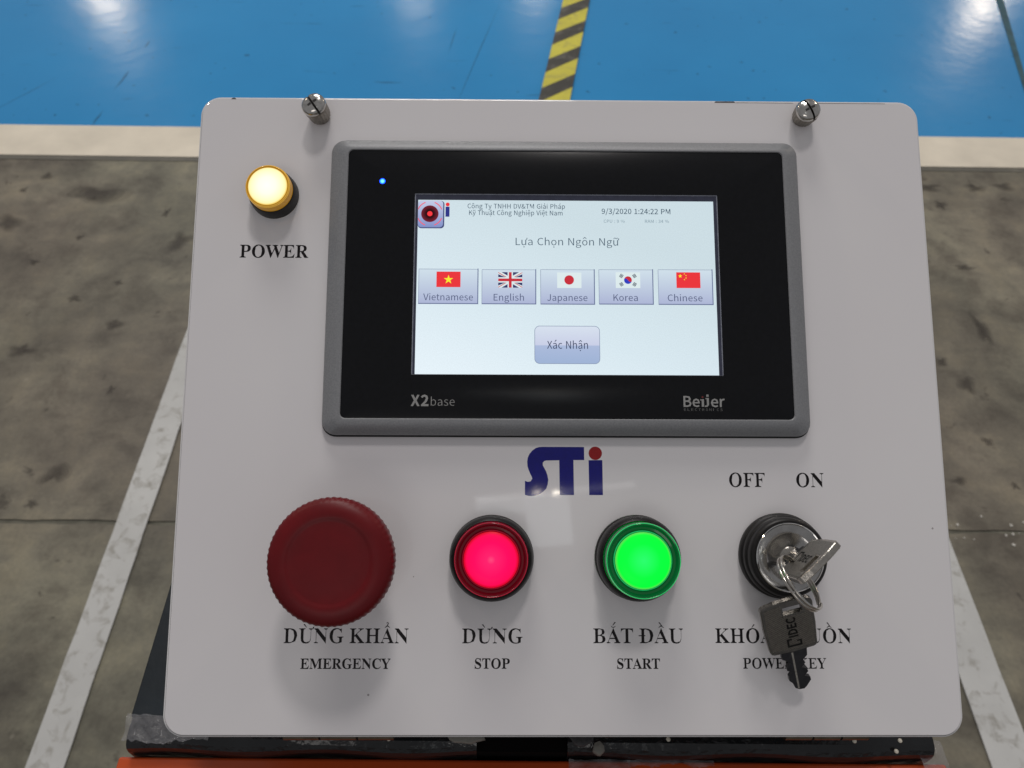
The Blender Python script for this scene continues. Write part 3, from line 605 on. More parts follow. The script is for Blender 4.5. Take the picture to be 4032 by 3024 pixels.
VIET = {'Ừ': ('U', '`', True), 'Ẩ': ('A', '^?', False), 'Ắ': ('A', "b'", False), 'Ầ': ('A', '^`', False), 'Ó': ('O', "'", False), 'Ồ': ('O', '^`', False)}

def serif_text(name, text, x0, x1, yb, cap, m, parent, thin=8, thick=3, z=0.03, label=None):
    x, letters, marks = 0, [], []
    K = 662 / 455
    for ch in text:
        if ch == ' ':
            x += 235
            continue
        base, acc, horn = VIET.get(ch, (ch, '', False))
        bar = base == 'Đ'
        adv, ls = SERIF['D' if bar else base]
        adv *= K
        letters.append([[(px * K + x, py * K) for px, py in l] for l in fit_glyph(ls, -thin, thick)])
        extra = accents(acc, adv / 2 - 5, 0, 0) if acc else []
        if horn:
            extra += stroke([(adv - 62, 640), (adv - 20, 662), (adv - 5, 700), (adv - 15, 735)], [30, 42, 58, 66])
        if bar:
            extra += [rect(-5, 300, 315, 358)]
        marks += [[(px + x, py) for px, py in p] for p in extra]
        x += adv - 6
    xs = [p[0] for g_ in letters for q in g_ for p in q]
    a, b = min(xs), max(xs)
    k, ky = (x1 - x0) / (b - a), cap / 662
    tr = lambda q: [(x0 + (px - a) * k, yb + py * ky) for px, py in q]
    o = fill_loops(name, [[tr(q) for q in g_] for g_ in letters], z, m, parent)
    if marks:
        # the marks touch their letters, so they lie a micron above them
        bm = bmesh.new()
        bm.from_mesh(o.data)
        for i, q in enumerate(marks):
            f = bm.faces.new([bm.verts.new((px * mm, py * mm, (z + .001 + i * .0002) * mm)) for px, py in tr(q)])
            f.normal_update()
            if f.normal.z < 0: f.normal_flip()
        bmesh.ops.triangulate(bm, faces=[f for f in bm.faces if len(f.verts) > 4])
        bm.to_mesh(o.data); bm.free()
    if label: o['label'] = label
    return o

# ------------------------------------------------------------------ the floor
def sheet(name, pts, z, m, kind='structure', thick=None, parent=None):
    bm = bmesh.new()
    vs = [bm.verts.new((x, y, z)) for x, y in pts]
    f = bm.faces.new(vs); f.normal_update()
    if f.normal.z < 0: f.normal_flip()
    if thick:
        r = bmesh.ops.extrude_face_region(bm, geom=[f])
        for v in r['geom']:
            if isinstance(v, bmesh.types.BMVert): v.co.z -= thick
        bmesh.ops.recalc_face_normals(bm, faces=bm.faces)
    o = link(name, bm_done(bm, name, recalc=False), m, parent)
    if kind: o['kind'] = kind
    return o

sheet('ground', [(-40, -40), (40, -40), (40, 60), (-40, 60)], -0.0022, mat('joint_filler_grey', (0.14, 0.135, 0.105), 0.8, grain=(30, 0.5)))
floor = empty('concrete_floor', Matrix.Identity(4)); floor['kind'] = 'structure'
def slab(x0, x1, y0, y1, seed):
    # a concrete slab with slightly chipped edges along its joint
    rnd = random.Random(seed)
    n = 120
    top, botm = [], []
    for i in range(n + 1):
        x = x0 + (x1 - x0) * i / n
        botm.append((x, y0 + (rnd.uniform(0, 0.003) if y0 > -5 else 0)))
        top.append((x, y1 - (rnd.uniform(0, 0.003) if y1 < 5 else 0)))
    return sheet('slab', botm + top[::-1], 0, M['concrete'], None, 0.002, floor)
slab(-1.6, 1.6, -1.2, 0.603, 1)
slab(-1.6, 1.6, 0.607, 1.9, 2)
sheet('slab', [(-20, -20), (-1.604, -20), (-1.604, 1.9), (-20, 1.9)], 0, M['concrete'], None, 0.002, floor)
sheet('slab', [(1.604, -20), (20, -20), (20, 1.9), (1.604, 1.9)], 0, M['concrete'], None, 0.002, floor)
sheet('slab', [(-1.6, -20), (1.6, -20), (1.6, -1.204), (-1.6, -1.204)], 0, M['concrete'], None, 0.002, floor)
sheet('slab', [(-20, 1.904), (20, 1.904), (20, 40), (-20, 40)], 0, M['concrete'], None, 0.002, floor)
sheet('blue_floor', [(-20, 1.715), (20, 1.715), (20, 40), (-20, 40)], 0.0010, M['blue'])
sheet('white_floor_line', [(-20, 1.600), (20, 1.598), (20, 1.726), (-20, 1.727)], 0.0020, M['band'])
sheet('grey_floor_line', [(-20, 1.584), (20, 1.582), (20, 1.5978), (-20, 1.5998)], 0.0010, worn_paint_material('grey_strip', (0.125, 0.12, 0.10), (0.17, 0.16, 0.13), 0.5, (0.3, 0.5), 20))  # narrow strip, darker grey than the slabs, along the band's near edge
sheet('floor_joint_line', [(1.3745, 1.85), (1.3865, 1.85), (1.62, 2.73), (1.592, 2.73)], 0.0020, mat('green_dark_filler', (0.018, 0.085, 0.115), 0.5, grain=(30, 0.4)))

# hazard tape on the blue floor, lying a few degrees off the hall's axis
ht = empty('hazard_tape', Matrix.Translation((0.0, 0.0, 0.0082)))
tag(ht, 'yellow and black striped floor tape crossing the blue floor behind the panel', 'floor tape')
sl = 0.1485
def hx(y, right=False): return 0.0715 + (y - 1.86) * sl + (0.082 if right else 0)
bm = bmesh.new()
y0, y1 = 1.735, 3.4
ys = [y0 + (y1 - y0) * i / 24 for i in range(25)]
def tape_strip(bm, quad, z0, z1):
    loft(bm, [[(x, y, z0) for x, y in quad], [(x, y, z1) for x, y in quad]])
tape_strip(bm, [(hx(y0), y0), (hx(y0, True), y0), (hx(y1, True), y1), (hx(y1), y1)], -0.0002, 0.0008)
link('backing', bm_done(bm, 'backing'), M['haz_yellow'], ht)
for k in range(9):
    a = 1.848 + 0.1525 * k
    bm = bmesh.new()
    l0, l1, r0, r1 = a, a + 0.071, a + 0.080, a + 0.147
    tape_strip(bm, [(hx(l0) - 0.0003, l0), (hx(r0, True) + 0.0003, r0), (hx(r1, True) + 0.0003, r1), (hx(l1) - 0.0003, l1)], 0.0002, 0.0012)
    link('stripe', bm_done(bm, 'stripe'), M['haz_black'], ht)

def white_tape(x0, x1, ya, yb, label):
    bm = bmesh.new()
    n = 60
    rnd = random.Random(int(x0 * 1000))
    L = [(x0 + rnd.uniform(-.0008, .0008), ya + (yb - ya) * i / n) for i in range(n + 1)]
    R_ = [(x1 + rnd.uniform(-.0008, .0008), ya + (yb - ya) * i / n) for i in range(n + 1)]
    q = L + R_[::-1]
    loft(bm, [[(x, y, 0.002) for x, y in q], [(x, y, 0.0045) for x, y in q]])
    return tag(link('floor_tape', bm_done(bm, 'floor_tape'), M['tape_white']), label, 'floor tape', 'white tape lines on the concrete floor')
white_tape(-0.6315, -0.5815, -0.8, 1.575, 'white tape strip on the concrete floor left of the control panel')
white_tape(0.6535, 0.7140, -0.8, 1.575, 'white scuffed tape strip on the concrete floor right of the control panel')

# dark oily stains worn into the concrete, and rubber scuffs on the blue floor: thin films, fading towards their edges
STAINS = [(-1.13, 1.464, 0.0076, 0.0085), (-1.115, 1.347, 0.0268, 0.021), (-0.942, 1.3, 0.0066, 0.0084), (-1.009, 1.22, 0.0117, 0.0071), (-0.811, 1.16, 0.0084, 0.0068), (-0.733, 0.878, 0.0065, 0.0072), (-0.764, 0.697, 0.018, 0.0173), (-0.783, 0.637, 0.0091, 0.0067), (-0.885, 1.113, 0.0123, 0.0087), (-0.78, 1.042, 0.014, 0.0124), (-0.777, 1.388, 0.0063, 0.0126), (-0.957, 1.451, 0.064, 0.0245), (-0.721, 1.292, 0.022, 0.0218), (-0.936, 0.971, 0.0193, 0.013), (-1.096, 1.517, 0.0131, 0.0098), (0.991, 1.516, 0.0274, 0.0118), (1.104, 1.518, 0.0195, 0.0119), (1.175, 1.524, 0.0221, 0.0119), (1.0, 1.452, 0.0119, 0.0132), (0.978, 1.239, 0.0176, 0.0073), (0.853, 0.784, 0.0091, 0.0077), (0.773, 0.702, 0.0114, 0.0071), (0.947, 1.056, 0.0113, 0.031), (0.865, 0.693, 0.0061, 0.0061), (0.864, 0.914, 0.0145, 0.0162), (0.836, 0.969, 0.0089, 0.0091)]
SCUFFS = [(-1.053, 1.987, -1.059, 1.913, 0.0062), (-1.058, 1.784, -1.063, 1.734, 0.0065), (-1.046, 2.158, -1.048, 2.121, 0.0051), (-0.053, 2.345, -0.136, 1.9, 0.0030), (-0.161, 1.931, -0.154, 1.923, 0.0055), (-1.328, 1.804, -1.255, 1.923, 0.0033), (-0.168, 2.247, -0.18, 2.128, 0.003)]

def blob_film(name, parts_, m, label, cat):
    rnd = random.Random(21)
    bm = bmesh.new()
    for i, (x, y, rx, ry, z, rot) in enumerate(parts_):
        cr, sr = cos(rot), sin(rot)
        ph = [rnd.uniform(0, 6.28) for _ in range(4)]
        am = [rnd.uniform(.06, .2) for _ in range(4)]
        for lv, k in enumerate((1.25, 0.95, 0.68, 0.4)):
            n = 26
            pts = []
            for q in range(n):
                a = 2 * pi * q / n
                w = 1 + sum(am[j] * sin((j + 2) * a + ph[j]) for j in range(4))
                ex_, ey_ = rx * k * w * cos(a), ry * (k + .4) * w * sin(a) * .8
                pts.append(bm.verts.new((x + ex_ * cr - ey_ * sr, y + ex_ * sr + ey_ * cr, z + .00012 * lv + .000003 * i)))
            f = bm.faces.new(pts); f.normal_update()
            if f.normal.z < 0: f.normal_flip()
    bmesh.ops.triangulate(bm, faces=bm.faces[:])
    return tag(link(name, bm_done(bm, name, recalc=False), m), label, cat, kind='stuff')
blob_film('stains', [(x, y, rx, ry, .0004, 0) for x, y, rx, ry in STAINS], mat('oil_stain', (0.045, 0.036, 0.034), 0.5, alpha=0.13, grain=(60, 0.3)), 'dark oily stains scattered over the concrete floor', 'stains')
sc_ = []
for x0, y0_, x1, y1_, w in SCUFFS:
    sc_.append(((x0 + x1) / 2, (y0_ + y1_) / 2, w * .5, math.hypot(x1 - x0, y1_ - y0_) / 2 + w * .3, .0013, math.atan2(y1_ - y0_, x1 - x0) - pi / 2))
blob_film('scuffs', sc_, mat('rubber_scuff', (0.012, 0.05, 0.10), 0.35, alpha=0.10, grain=(60, 0.3)), 'faint dark rubber scuffs on the blue floor left of the hazard tape', 'scuffs')

# small pale chips of paint and grit by the joint on the right
bm = bmesh.new()
rnd = random.Random(5)
for k in range(15):
    cx = rnd.choice([0.76, 0.80, 0.82, 0.75]) + rnd.gauss(0, 0.025); cy = 0.603 + rnd.gauss(0, 0.012)
    r = rnd.uniform(0.001, 0.0030)
    ring = [(cx + r * rnd.uniform(.6, 1.2) * cos(a * pi / 3), cy + r * rnd.uniform(.6, 1.2) * sin(a * pi / 3), 0.0) for a in range(6)]
    loft(bm, [ring, [(x, y, 0.0012) for x, y, z in ring]])
tag(link('grit', bm_done(bm, 'grit'), mat('pale_grit', (0.55, 0.53, 0.48), 0.8, grain=(200, 0.2))), 'pale grit and paint chips scattered along the floor joint on the right', 'grit', kind='stuff')

# ------------------------------------------------------------------ the cart under the control box
cart = empty('cart', Matrix.Translation((0.012, 0.20, 0.0)))
tag(cart, 'dark cart body with a bright orange front bar under the control box', 'cart')
DZ = 0.790
def cw(x0, x1, y0, y1, z0, z1): return (x0 - 0.012, x1 - 0.012, y0 - 0.20, y1 - 0.20, z0, z1)
bevel_box('body', cw(-0.1525, 0.1735, 0.0904, 0.50, 0.12, DZ - 0.001), 0.0008, M['dark_steel'], cart)
# front deck panels, with a rounded front edge, on either side of a black block
def deck(xa, xb):
    bm = bmesh.new()
    prof = [(0.0902, DZ - 0.02), (0.0902, DZ), (0.0850, DZ + 0.0003), (0.0820, DZ - 0.0002), (0.0798, DZ - 0.0012), (0.0785, DZ - 0.0028), (0.0779, DZ - 0.0055), (0.0777, DZ - 0.010), (0.0777, DZ - 0.02)]
    loft(bm, [[(xa + (xb - xa) * i / 30 - .012, y - .20 + (.0006 * sin(i * .45 + xa * 40) if y < .08 else 0), z) for y, z in prof] for i in range(31)])
    me = bm_done(bm, 'deck_panel')
    return link('deck_panel', me, M['deck'], cart)
deck(-0.151, -0.011)
deck(0.0255, 0.173)
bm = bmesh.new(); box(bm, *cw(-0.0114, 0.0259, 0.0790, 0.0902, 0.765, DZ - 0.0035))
link('black_block', bm_done(bm, 'black_block'), mat('matte_black', (0.004, 0.0035, 0.0035), 0.9, spec=0.1, grain=(80, 0.2)), cart)  # solid matte black block, stands in for the dark band across the deck
bevel_box('orange_bar', cw(-0.1560, 0.1800, 0.030, 0.0773, 0.690, 0.7812), 0.0012, M['orange'], cart)
bevel_box('column', cw(-0.10, 0.12, 0.10, 0.50, 0.0, 0.12), 0.004, M['dark_steel'], cart)
def pad(name, x, y, rx, ry, z, h, m, seed):
    rnd = random.Random(seed)
    pts = [(x - .012 + rx * cos(a) * rnd.uniform(.8, 1.1), y - .2 + ry * sin(a) * rnd.uniform(.8, 1.1)) for a in [2 * pi * i / 14 for i in range(14)]]
    bm = bmesh.new()
    loft(bm, [[(a, b, z) for a, b in pts], [(a, b, z + h * .7) for a, b in pts], [(a * .85 + (x - .012) * .15, b * .85 + (y - .2) * .15, z + h) for a, b in pts]])
    return link(name, bm_done(bm, name), m, cart, smooth=True)
pad('foam_pad', -0.0150, 0.0838, 0.0078, 0.0030, DZ - .001, 0.002, M['foam'], 3)
pad('foam_pad', 0.0378, 0.0800, 0.0026, 0.0026, DZ - .0022, 0.003, M['foam'], 4)
pad('worn_patch', 0.0312, 0.0840, 0.0052, 0.0035, DZ - .0008, 0.0012, mat('worn_grey', (0.05, 0.048, 0.05), 0.5, grain=(900, 0.5)), 9)
for x, y in ((-0.0462, 0.0826), (0.066, 0.0834), (0.141, 0.0834), (0.1595, 0.0837), (0.1568, 0.0797)):
    bm = bmesh.new()
    bmesh.ops.create_uvsphere(bm, u_segments=14, v_segments=8, radius=0.0009, matrix=Matrix.Translation((x - .012, y - .2, DZ + .0002)) @ Matrix.Diagonal((1, 1, .5, 1)))
    link('rivet', bm_done(bm, 'rivet'), mat('pale_rivet', (0.7, 0.66, 0.55), 0.4, grain=(900, 0.2)) if 'pale_rivet' not in bpy.data.materials else bpy.data.materials['pale_rivet'], cart, smooth=True)
# crinkled clear wrapping film caught on the deck edges
def wrap_film(x0, x1, y0, y1, z, seed, amp=0.0016, nx=40, ny=8, drop=0.0):
    rnd = random.Random(seed)
    bm = bmesh.new()
    ph = [(rnd.uniform(0, 6), rnd.uniform(200, 900), rnd.uniform(200, 900)) for _ in range(5)]
    edge, e_ = [], 0.0
    for i in range(nx + 1):
        e_ = e_ * .82 + rnd.uniform(-.0005, .0005)
        edge.append(e_)
    V = []
    for i in range(nx + 1):
        row = []
        for j in range(ny + 1):
            x = x0 + (x1 - x0) * i / nx
            y = y0 + (y1 - y0) * j / ny + edge[i] * (1 if j in (0, 1) else 0.3)
            h = sum(sin(p + a * x + b * y) for p, a, b in ph) / 5
            row.append(bm.verts.new((x - .012, y - .2, z + amp * (1 + h) - drop * (1 - j / ny) ** 2)))
        V.append(row)
    for i in range(nx):
        for j in range(ny):
            bm.faces.new((V[i][j], V[i + 1][j], V[i + 1][j + 1], V[i][j + 1]))
    return link('wrapping_film', bm_done(bm, 'wrapping_film'), M['wrap'], cart, smooth=True)
wrap_film(-0.1520, -0.118, 0.0805, 0.0905, DZ + .0005, 1)
wrap_film(0.0262, 0.051, 0.0715, 0.0772, 0.7814, 2, 0.0012, nx=60)
wrap_film(0.050, 0.085, 0.0755, 0.0775, 0.7814, 5, 0.0012)
wrap_film(0.168, 0.178, 0.0700, 0.0850, DZ - .006, 4, 0.002)

# ------------------------------------------------------------------ the control box
PR = Matrix(((0.9999630856, -0.0080381452, 0.0030357267), (0.0084593580, 0.8590928276, -0.5117498928), (0.0015055490, 0.5117566821, 0.8591291123)))
PM = Matrix.Translation((0.0195017911, 0.1680350059, 0.9031715113)) @ PR.to_4x4()
def on_plate(x, y, z=0): return PM @ Matrix.Translation((x * mm, y * mm, z * mm))

cb = empty('control_box', PM)
tag(cb, 'tilted white control box panel with touch screen, lit buttons and key switch', 'control panel')
HX, HY = 134.9, 114.4

def slab_plate(name, hx_, hy_, r, z0, z1, bev, m):
    bm = bmesh.new()
    rings = []
    for z, o in ((z0, 0), (z1 - bev, 0), (z1 - bev * .3, bev * .3), (z1, bev)):
        rings.append([(x * mm, y * mm, z * mm) for x, y in rrect(-hx_ + o, hx_ - o, -hy_ + o, hy_ - o, r - o, 10)])
    loft(bm, rings)
    return link(name, bm_done(bm, name), m, cb)
slab_plate('backing_plate', HX + 0.40, HY + .05, 7.3, -3.2, -1.0, 0.25, M['plate_edge'])
slab_plate('seam', HX - 0.22, HY - 0.40, 6.9, -1.0, -0.8, 0.02, M['seam'])
slab_plate('face_plate', HX - 0.50, HY - 0.70, 6.8, -0.8, 0.0, 0.3, M['plate'])
bm = bmesh.new(); box(bm, -0.118, 0.118, -0.108, 0.108, -0.050, -0.0032)
link('enclosure', bm_done(bm, 'enclosure'), M['dark_steel'], cb)
# the dark nicks along the top edge
for xa, xb in ((-124, -122), (58, 66), (66, 88), (94, 123)):
    flat('edge_scratch', [[(xa, 113.15), (xb, 113.15), (xb - .5, 113.32 if xb - xa > 9 else 113.75), (xa + .5, 113.32 if xb - xa > 9 else 113.7)]], 0.03, M['seam'], cb)

# two hinges just peeping out under the bottom edge
for x0, w, col in ((-95.5, 38.0, 'brass'), (75.0, 29.0, 'brass')):
    h = bpy.data.objects.new('hinge', bpy.data.meshes.new('hinge'))
    bm = bmesh.new(); box(bm, (x0) * mm, (x0 + w) * mm, -0.1135, -0.1030, -0.0045, -0.0034)
    bm.to_mesh(h.data); bm.free(); h.data.materials.append(M[col]); COL.objects.link(h); h.parent = cb
    for k in range(3):
        a, b = x0 + w * k / 3 + .35, x0 + w * (k + 1) / 3 - .35
        bm = bmesh.new()
        n = 14
        loft(bm, [[(x * mm, (-114.1 + 2.3 * cos(2 * pi * i / n)) * mm, (-4.6 + 2.5 * sin(2 * pi * i / n)) * mm) for i in range(n)] for x in (a, b)])
        link('knuckle', bm_done(bm, 'knuckle'), M[col], h, smooth=False)

# ---- printed captions
def caption(text, x0, x1, yb, cap, thin=10, thick=3): return serif_text('caption', text, x0, x1, yb, cap, M['ink'], cb, thin, thick, label='black serif caption ' + text)
caption('POWER', -117.6, -92.6, 51.7, 4.75, 5, 4)
caption('OFF', 58.4, 71.0, -30.7, 4.85)
caption('ON', 82.1, 91.8, -30.7, 4.85)
caption('DỪNG KHẨN', -95.6, -53.2, -83.8, 4.8)
caption('EMERGENCY', -89.6, -59.1, -92.2, 3.3, 3, 6)
caption('DỪNG', -34.9, -14.3, -83.8, 4.8)
caption('STOP', -30.5, -18.6, -92.1, 3.3, 3, 6)
caption('BẮT ĐẦU', 9.9, 40.6, -83.7, 4.8)
caption('START', 17.9, 32.5, -92.1, 3.3, 3, 6)
caption('KHÓA NGUỒN', 51.7, 98.4, -83.6, 4.75)
caption('POWER KEY', 60.9, 89.3, -92.0, 3.4, 8, 5)

# ---- STi logo
sti = [(-13.5,-33.7),(-13.5,-28.8),(-12.5,-29.2),(-11.5,-29.0),(-10.9,-28.1),(-11.1,-27.4),(-11.6,-26.4),(-12.2,-25.0),(-12.6,-23.7),(-12.7,-22.1),(-12.5,-20.7),(-11.9,-19.4),(-10.9,-18.2),(-9.6,-17.3),(-8.6,-17.0),(-7.5,-16.9),(7.4,-16.9),(7.4,-21.5),(3.6,-21.5),(3.7,-33.7),(-1.3,-33.7),(-1.4,-21.6),(-6.0,-21.7),(-6.7,-21.9),(-7.2,-22.5),(-7.2,-23.4),(-6.7,-24.3),(-6.1,-25.4),(-5.6,-26.8),(-5.3,-28.4),(-5.5,-30.0),(-6.0,-31.5),(-7.0,-32.5),(-8.2,-33.4),(-9.7,-33.9),(-11.1,-34.1),(-12.4,-34.0)]
lg = flat('logo', [sti, [(8.95, -21.55), (13.8, -21.5), (13.85, -33.7), (9.05, -33.7)]], 0.03, M['logo_blue'], cb)
lg['label'] = 'dark blue logo of the letters S T i'
flat('logo_dot', [circle(11.35, -19.1, 2.35, 40)], 0.03, M['logo_red'], lg)

# ---- touch screen terminal
ts = bpy.data.objects.new('touch_screen', None); COL.objects.link(ts); ts.parent = cb
ts['label'] = 'silver framed touch screen terminal showing five language buttons'
def ring_part(name, rings_mm, m, smooth=True, ang=28):
    """rings: (x0,x1,y0,y1,r,z) from outside to inside, open in the middle"""
    bm = bmesh.new()
    loft(bm, [[(x * mm, y * mm, z * mm) for x, y in rrect(a, b, c, d, r, 8)] for a, b, c, d, r, z in rings_mm], False, False)
    me = bm_done(bm, name, recalc=False)
    o = link(name, me, m, ts, smooth=smooth)
    sharpen(me, ang)
    return o
GX0, GX1, GY0, GY1 = -78.0, 80.7, -7.5, 91.0       # black film
OX0, OX1, OY0, OY1 = -84.9, 87.2, -13.1, 96.0      # silver frame, outside
ring_part('gasket', [(OX0 - .2, OX1 + .2, OY0 - .5, OY1, 5.0, 0.01), (OX0 - .2, OX1 + .2, OY0 - .5, OY1, 5.0, 1.1), (OX0 + 2, OX1 - 2, OY0 + 2, OY1 - 2, 4, 1.2)], M['gasket'])
ring_part('frame', [(OX0 + .5, OX1 - .5, OY0 + .5, OY1 - .5, 4.6, 1.0), (OX0, OX1, OY0, OY1, 5.0, 1.4), (OX0, OX1, OY0, OY1, 5.0, 2.3), (OX0 + .5, OX1 - .5, OY0 + .5, OY1 - .5, 4.6, 3.2),
                    (OX0 + 3.6, OX1 - 3.6, OY0 + 3.0, OY1 - 3.0, 3.4, 5.0), (GX0 - 1.0, GX1 + 1.0, GY0 - 1.0, GY1 + 1.0, 2.6, 5.5), (GX0 - .25, GX1 + .25, GY0 - .25, GY1 + .25, 2.0, 5.5), (GX0, GX1, GY0, GY1, 1.9, 5.25), (GX0, GX1, GY0, GY1, 1.9, 4.9)], M['silver'])
SX0, SX1, SY0, SY1 = -52.4, 54.9, 8.2, 72.25
FX0, FX1, FY0, FY1 = -53.6, 56.4, 8.0, 74.6
ring_part('front_film', [(GX0 + .02, GX1 - .02, GY0 + .02, GY1 - .02, 1.9, 4.95), (GX0 + .3, GX1 - .3, GY0 + .3, GY1 - .3, 1.7, 5.05), (FX0, FX1, FY0, FY1, 0.15, 5.05), (FX0, FX1, FY0, FY1, 0.15, 4.80)], M['film'])
ring_part('lcd_rim', [(FX0 - .05, FX1 + .05, FY0 - .05, FY1 + .05, 0.15, 4.82), (FX0 + .35, FX1 - .35, FY0 + .1, FY1 - .35, 0.12, 4.82)], M['lcd_light'])
ring_part('lcd_edge', [(FX0 + .34, FX1 - .34, FY0 + .1, FY1 - .34, 0.12, 4.80), (SX0, SX1, SY0, SY1, 0.1, 4.66)], M['lcd_edge'])
flat('display', [rect(SX0 - .1, SX1 + .1, SY0 - .1, SY1 + .1)], 4.64, screen_material(), ts)

UZ = 4.68
ink_ui = glow('ui_dark_ink', (62, 86, 104))
ink_ui2 = glow('ui_grey_ink', (118, 142, 156))
ink_btn = glow('ui_button_ink', (72, 82, 118))
edge_ui = glow('ui_button_edge', (120, 134, 164))
edge_dk = glow('ui_button_shadow', (94, 106, 146))
hi_ui = glow('ui_button_highlight', (226, 238, 246))
def btn_grad(): return glow_gradient('ui_button_face', (209, 225, 236), (172, 181, 214), 33.6 * mm, 46.4 * mm)
bgm = btn_grad()
red_ui, yel_ui, wht_ui, navy_ui, black_ui = glow('ui_red', (236, 44, 52)), glow('ui_yellow', (250, 240, 40)), glow('ui_white', (222, 236, 238)), glow('ui_navy', (46, 52, 104)), glow('ui_black', (70, 84, 100))
crim_ui, blue_ui, bar_ui = glow('ui_crimson', (200, 36, 52)), glow('ui_blue', (36, 56, 190)), glow('ui_bar_blue', (34, 44, 132))

def screen_button(x0, x1, y0, y1, text, tx0, tx1):
    b = flat('screen_button', [rect(x0, x1, y0, y1)], UZ, bgm, ts)
    b['label'] = 'lilac language button marked ' + text
    w = 0.22
    flat('button_edge', [rect(x0, x1, y1 - w * .7, y1), rect(x0, x0 + w * .7, y0, y1 - w)], UZ + .02, edge_ui, ts)
    flat('button_edge', [rect(x0, x1, y0, y0 + w * 1.5), rect(x1 - w * 1.5, x1, y0 + w * 1.5, y1 + .2)], UZ + .02, edge_dk, ts)
    sans('button_text', text, tx0, tx1, y0 + 1.35, 2.42, UZ + .03, ink_btn, ts, weight=-0.001)
screen_button(-51.7, -30.3, 33.5, 46.4, 'Vietnamese', -49.9, -32.2)
screen_button(-29.1, -9.6, 33.5, 46.3, 'English', -24.8, -14.0)
screen_button(-8.1, 11.4, 33.5, 46.4, 'Japanese', -5.7, 8.7)
screen_button(12.8, 32.4, 33.6, 46.5, 'Korea', 18.0, 26.7)
screen_button(34.1, 53.8, 33.6, 46.6, 'Chinese', 37.4, 49.9)

def star(cx, cy, r, rot=90):
    return [(cx + (r if i % 2 == 0 else r * .39) * cos(RAD(rot + 36 * i)), cy + (r if i % 2 == 0 else r * .39) * sin(RAD(rot + 36 * i))) for i in range(10)]
FZ = UZ + .03
def flag(x0, x1, y0, y1, m, label):
    f = flat('flag', [rect(x0, x1, y0, y1)], FZ, m, ts); f['label'] = label; return f
flag(-45.3, -36.7, 39.7, 45.4, red_ui, 'red flag with a yellow star')
flat('flag_star', [star(-41.0, 42.45, 1.75)], FZ + .02, yel_ui, ts)
flag(-23.2, -14.6, 39.6, 45.3, wht_ui, 'navy flag with red and white crosses')
def union(x0, x1, y0, y1):
    cx, cy, w, h = (x0 + x1) / 2, (y0 + y1) / 2, x1 - x0, y1 - y0
    tri = []
    for sx in (-1, 1):
        for sy in (-1, 1):
            # two blue wedges per quarter
            tri.append([(cx + sx * .95, cy + sy * h / 2), (cx + sx * (w / 2 - 1.15), cy + sy * h / 2), (cx + sx * .95, cy + sy * 1.55)])
            tri.append([(cx + sx * w / 2, cy + sy * 0.98), (cx + sx * w / 2, cy + sy * (h / 2 - .75)), (cx + sx * 1.75, cy + sy * .98)])
    flat('flag_field', tri, FZ + .02, navy_ui, ts)
    red = [rect(cx - .5, cx + .5, y0, y1), rect(x0, cx - .5, cy - .5, cy + .5), rect(cx + .5, x1, cy - .5, cy + .5)]
    for sx in (-1, 1):
        for sy in (-1, 1):
            o = .18 * sx * sy
            red.append([(cx + sx * 1.3, cy + sy * 1.05), (cx + sx * 1.75, cy + sy * 1.05), (cx + sx * w / 2, cy + sy * (h / 2 - .28)), (cx + sx * w / 2, cy + sy * h / 2)])
    flat('flag_cross', red, FZ + .03, crim_ui, ts)
union(-23.2, -14.6, 39.6, 45.3)
flag(-2.1, 6.6, 39.6, 45.3, wht_ui, 'white flag with a red disc')
flat('flag_disc', [circle(2.2, 42.55, 1.72)], FZ + .02, crim_ui, ts)
flag(18.9, 27.7, 39.7, 45.5, wht_ui, 'white flag with a red and blue disc and black bars')
cx, cy, r = 23.3, 42.6, 1.4
upper = [(cx + r * cos(RAD(a)), cy + r * sin(RAD(a))) for a in range(-20, 161, 12)]
low = [(cx + r * cos(RAD(a)), cy + r * sin(RAD(a))) for a in range(160, 341, 12)]
wave = [(cx - r * .94 + i / 10 * r * 1.88, cy + r * .34 - i / 10 * r * .68 + .38 * sin(i / 10 * 2 * pi)) for i in range(11)]
flat('flag_disc', [upper + wave[1:-1]], FZ + .02, crim_ui, ts)
flat('flag_disc', [low + wave[::-1][1:-1]], FZ + .02, blue_ui, ts)
bars = []
for sx, sy in ((-1, 1), (1, 1), (-1, -1), (1, -1)):
    a = math.atan2(sy * 1.55, sx * 2.4)
    for k in (-.42, 0, .42):
        px, py = cx + sx * 2.35 + k * cos(a), cy + sy * 1.55 + k * sin(a)
        ux, uy = -sin(a), cos(a)
        vx, vy = cos(a), sin(a)
        bars.append([(px + ux * .68 + vx * .14, py + uy * .68 + vy * .14), (px - ux * .68 + vx * .14, py - uy * .68 + vy * .14), (px - ux * .68 - vx * .14, py - uy * .68 - vy * .14), (px + ux * .68 - vx * .14, py + uy * .68 - vy * .14)])
flat('flag_bars', bars, FZ + .02, black_ui, ts)
flag(40.7, 49.3, 39.8, 45.6, red_ui, 'red flag with one large and four small yellow stars')
flat('flag_star', [star(42.1, 44.2, .78)] + [star(x, y, .30, 70) for x, y in ((43.6, 45.0), (44.2, 44.4), (44.2, 43.5), (43.6, 42.9))], FZ + .02, yel_ui, ts)

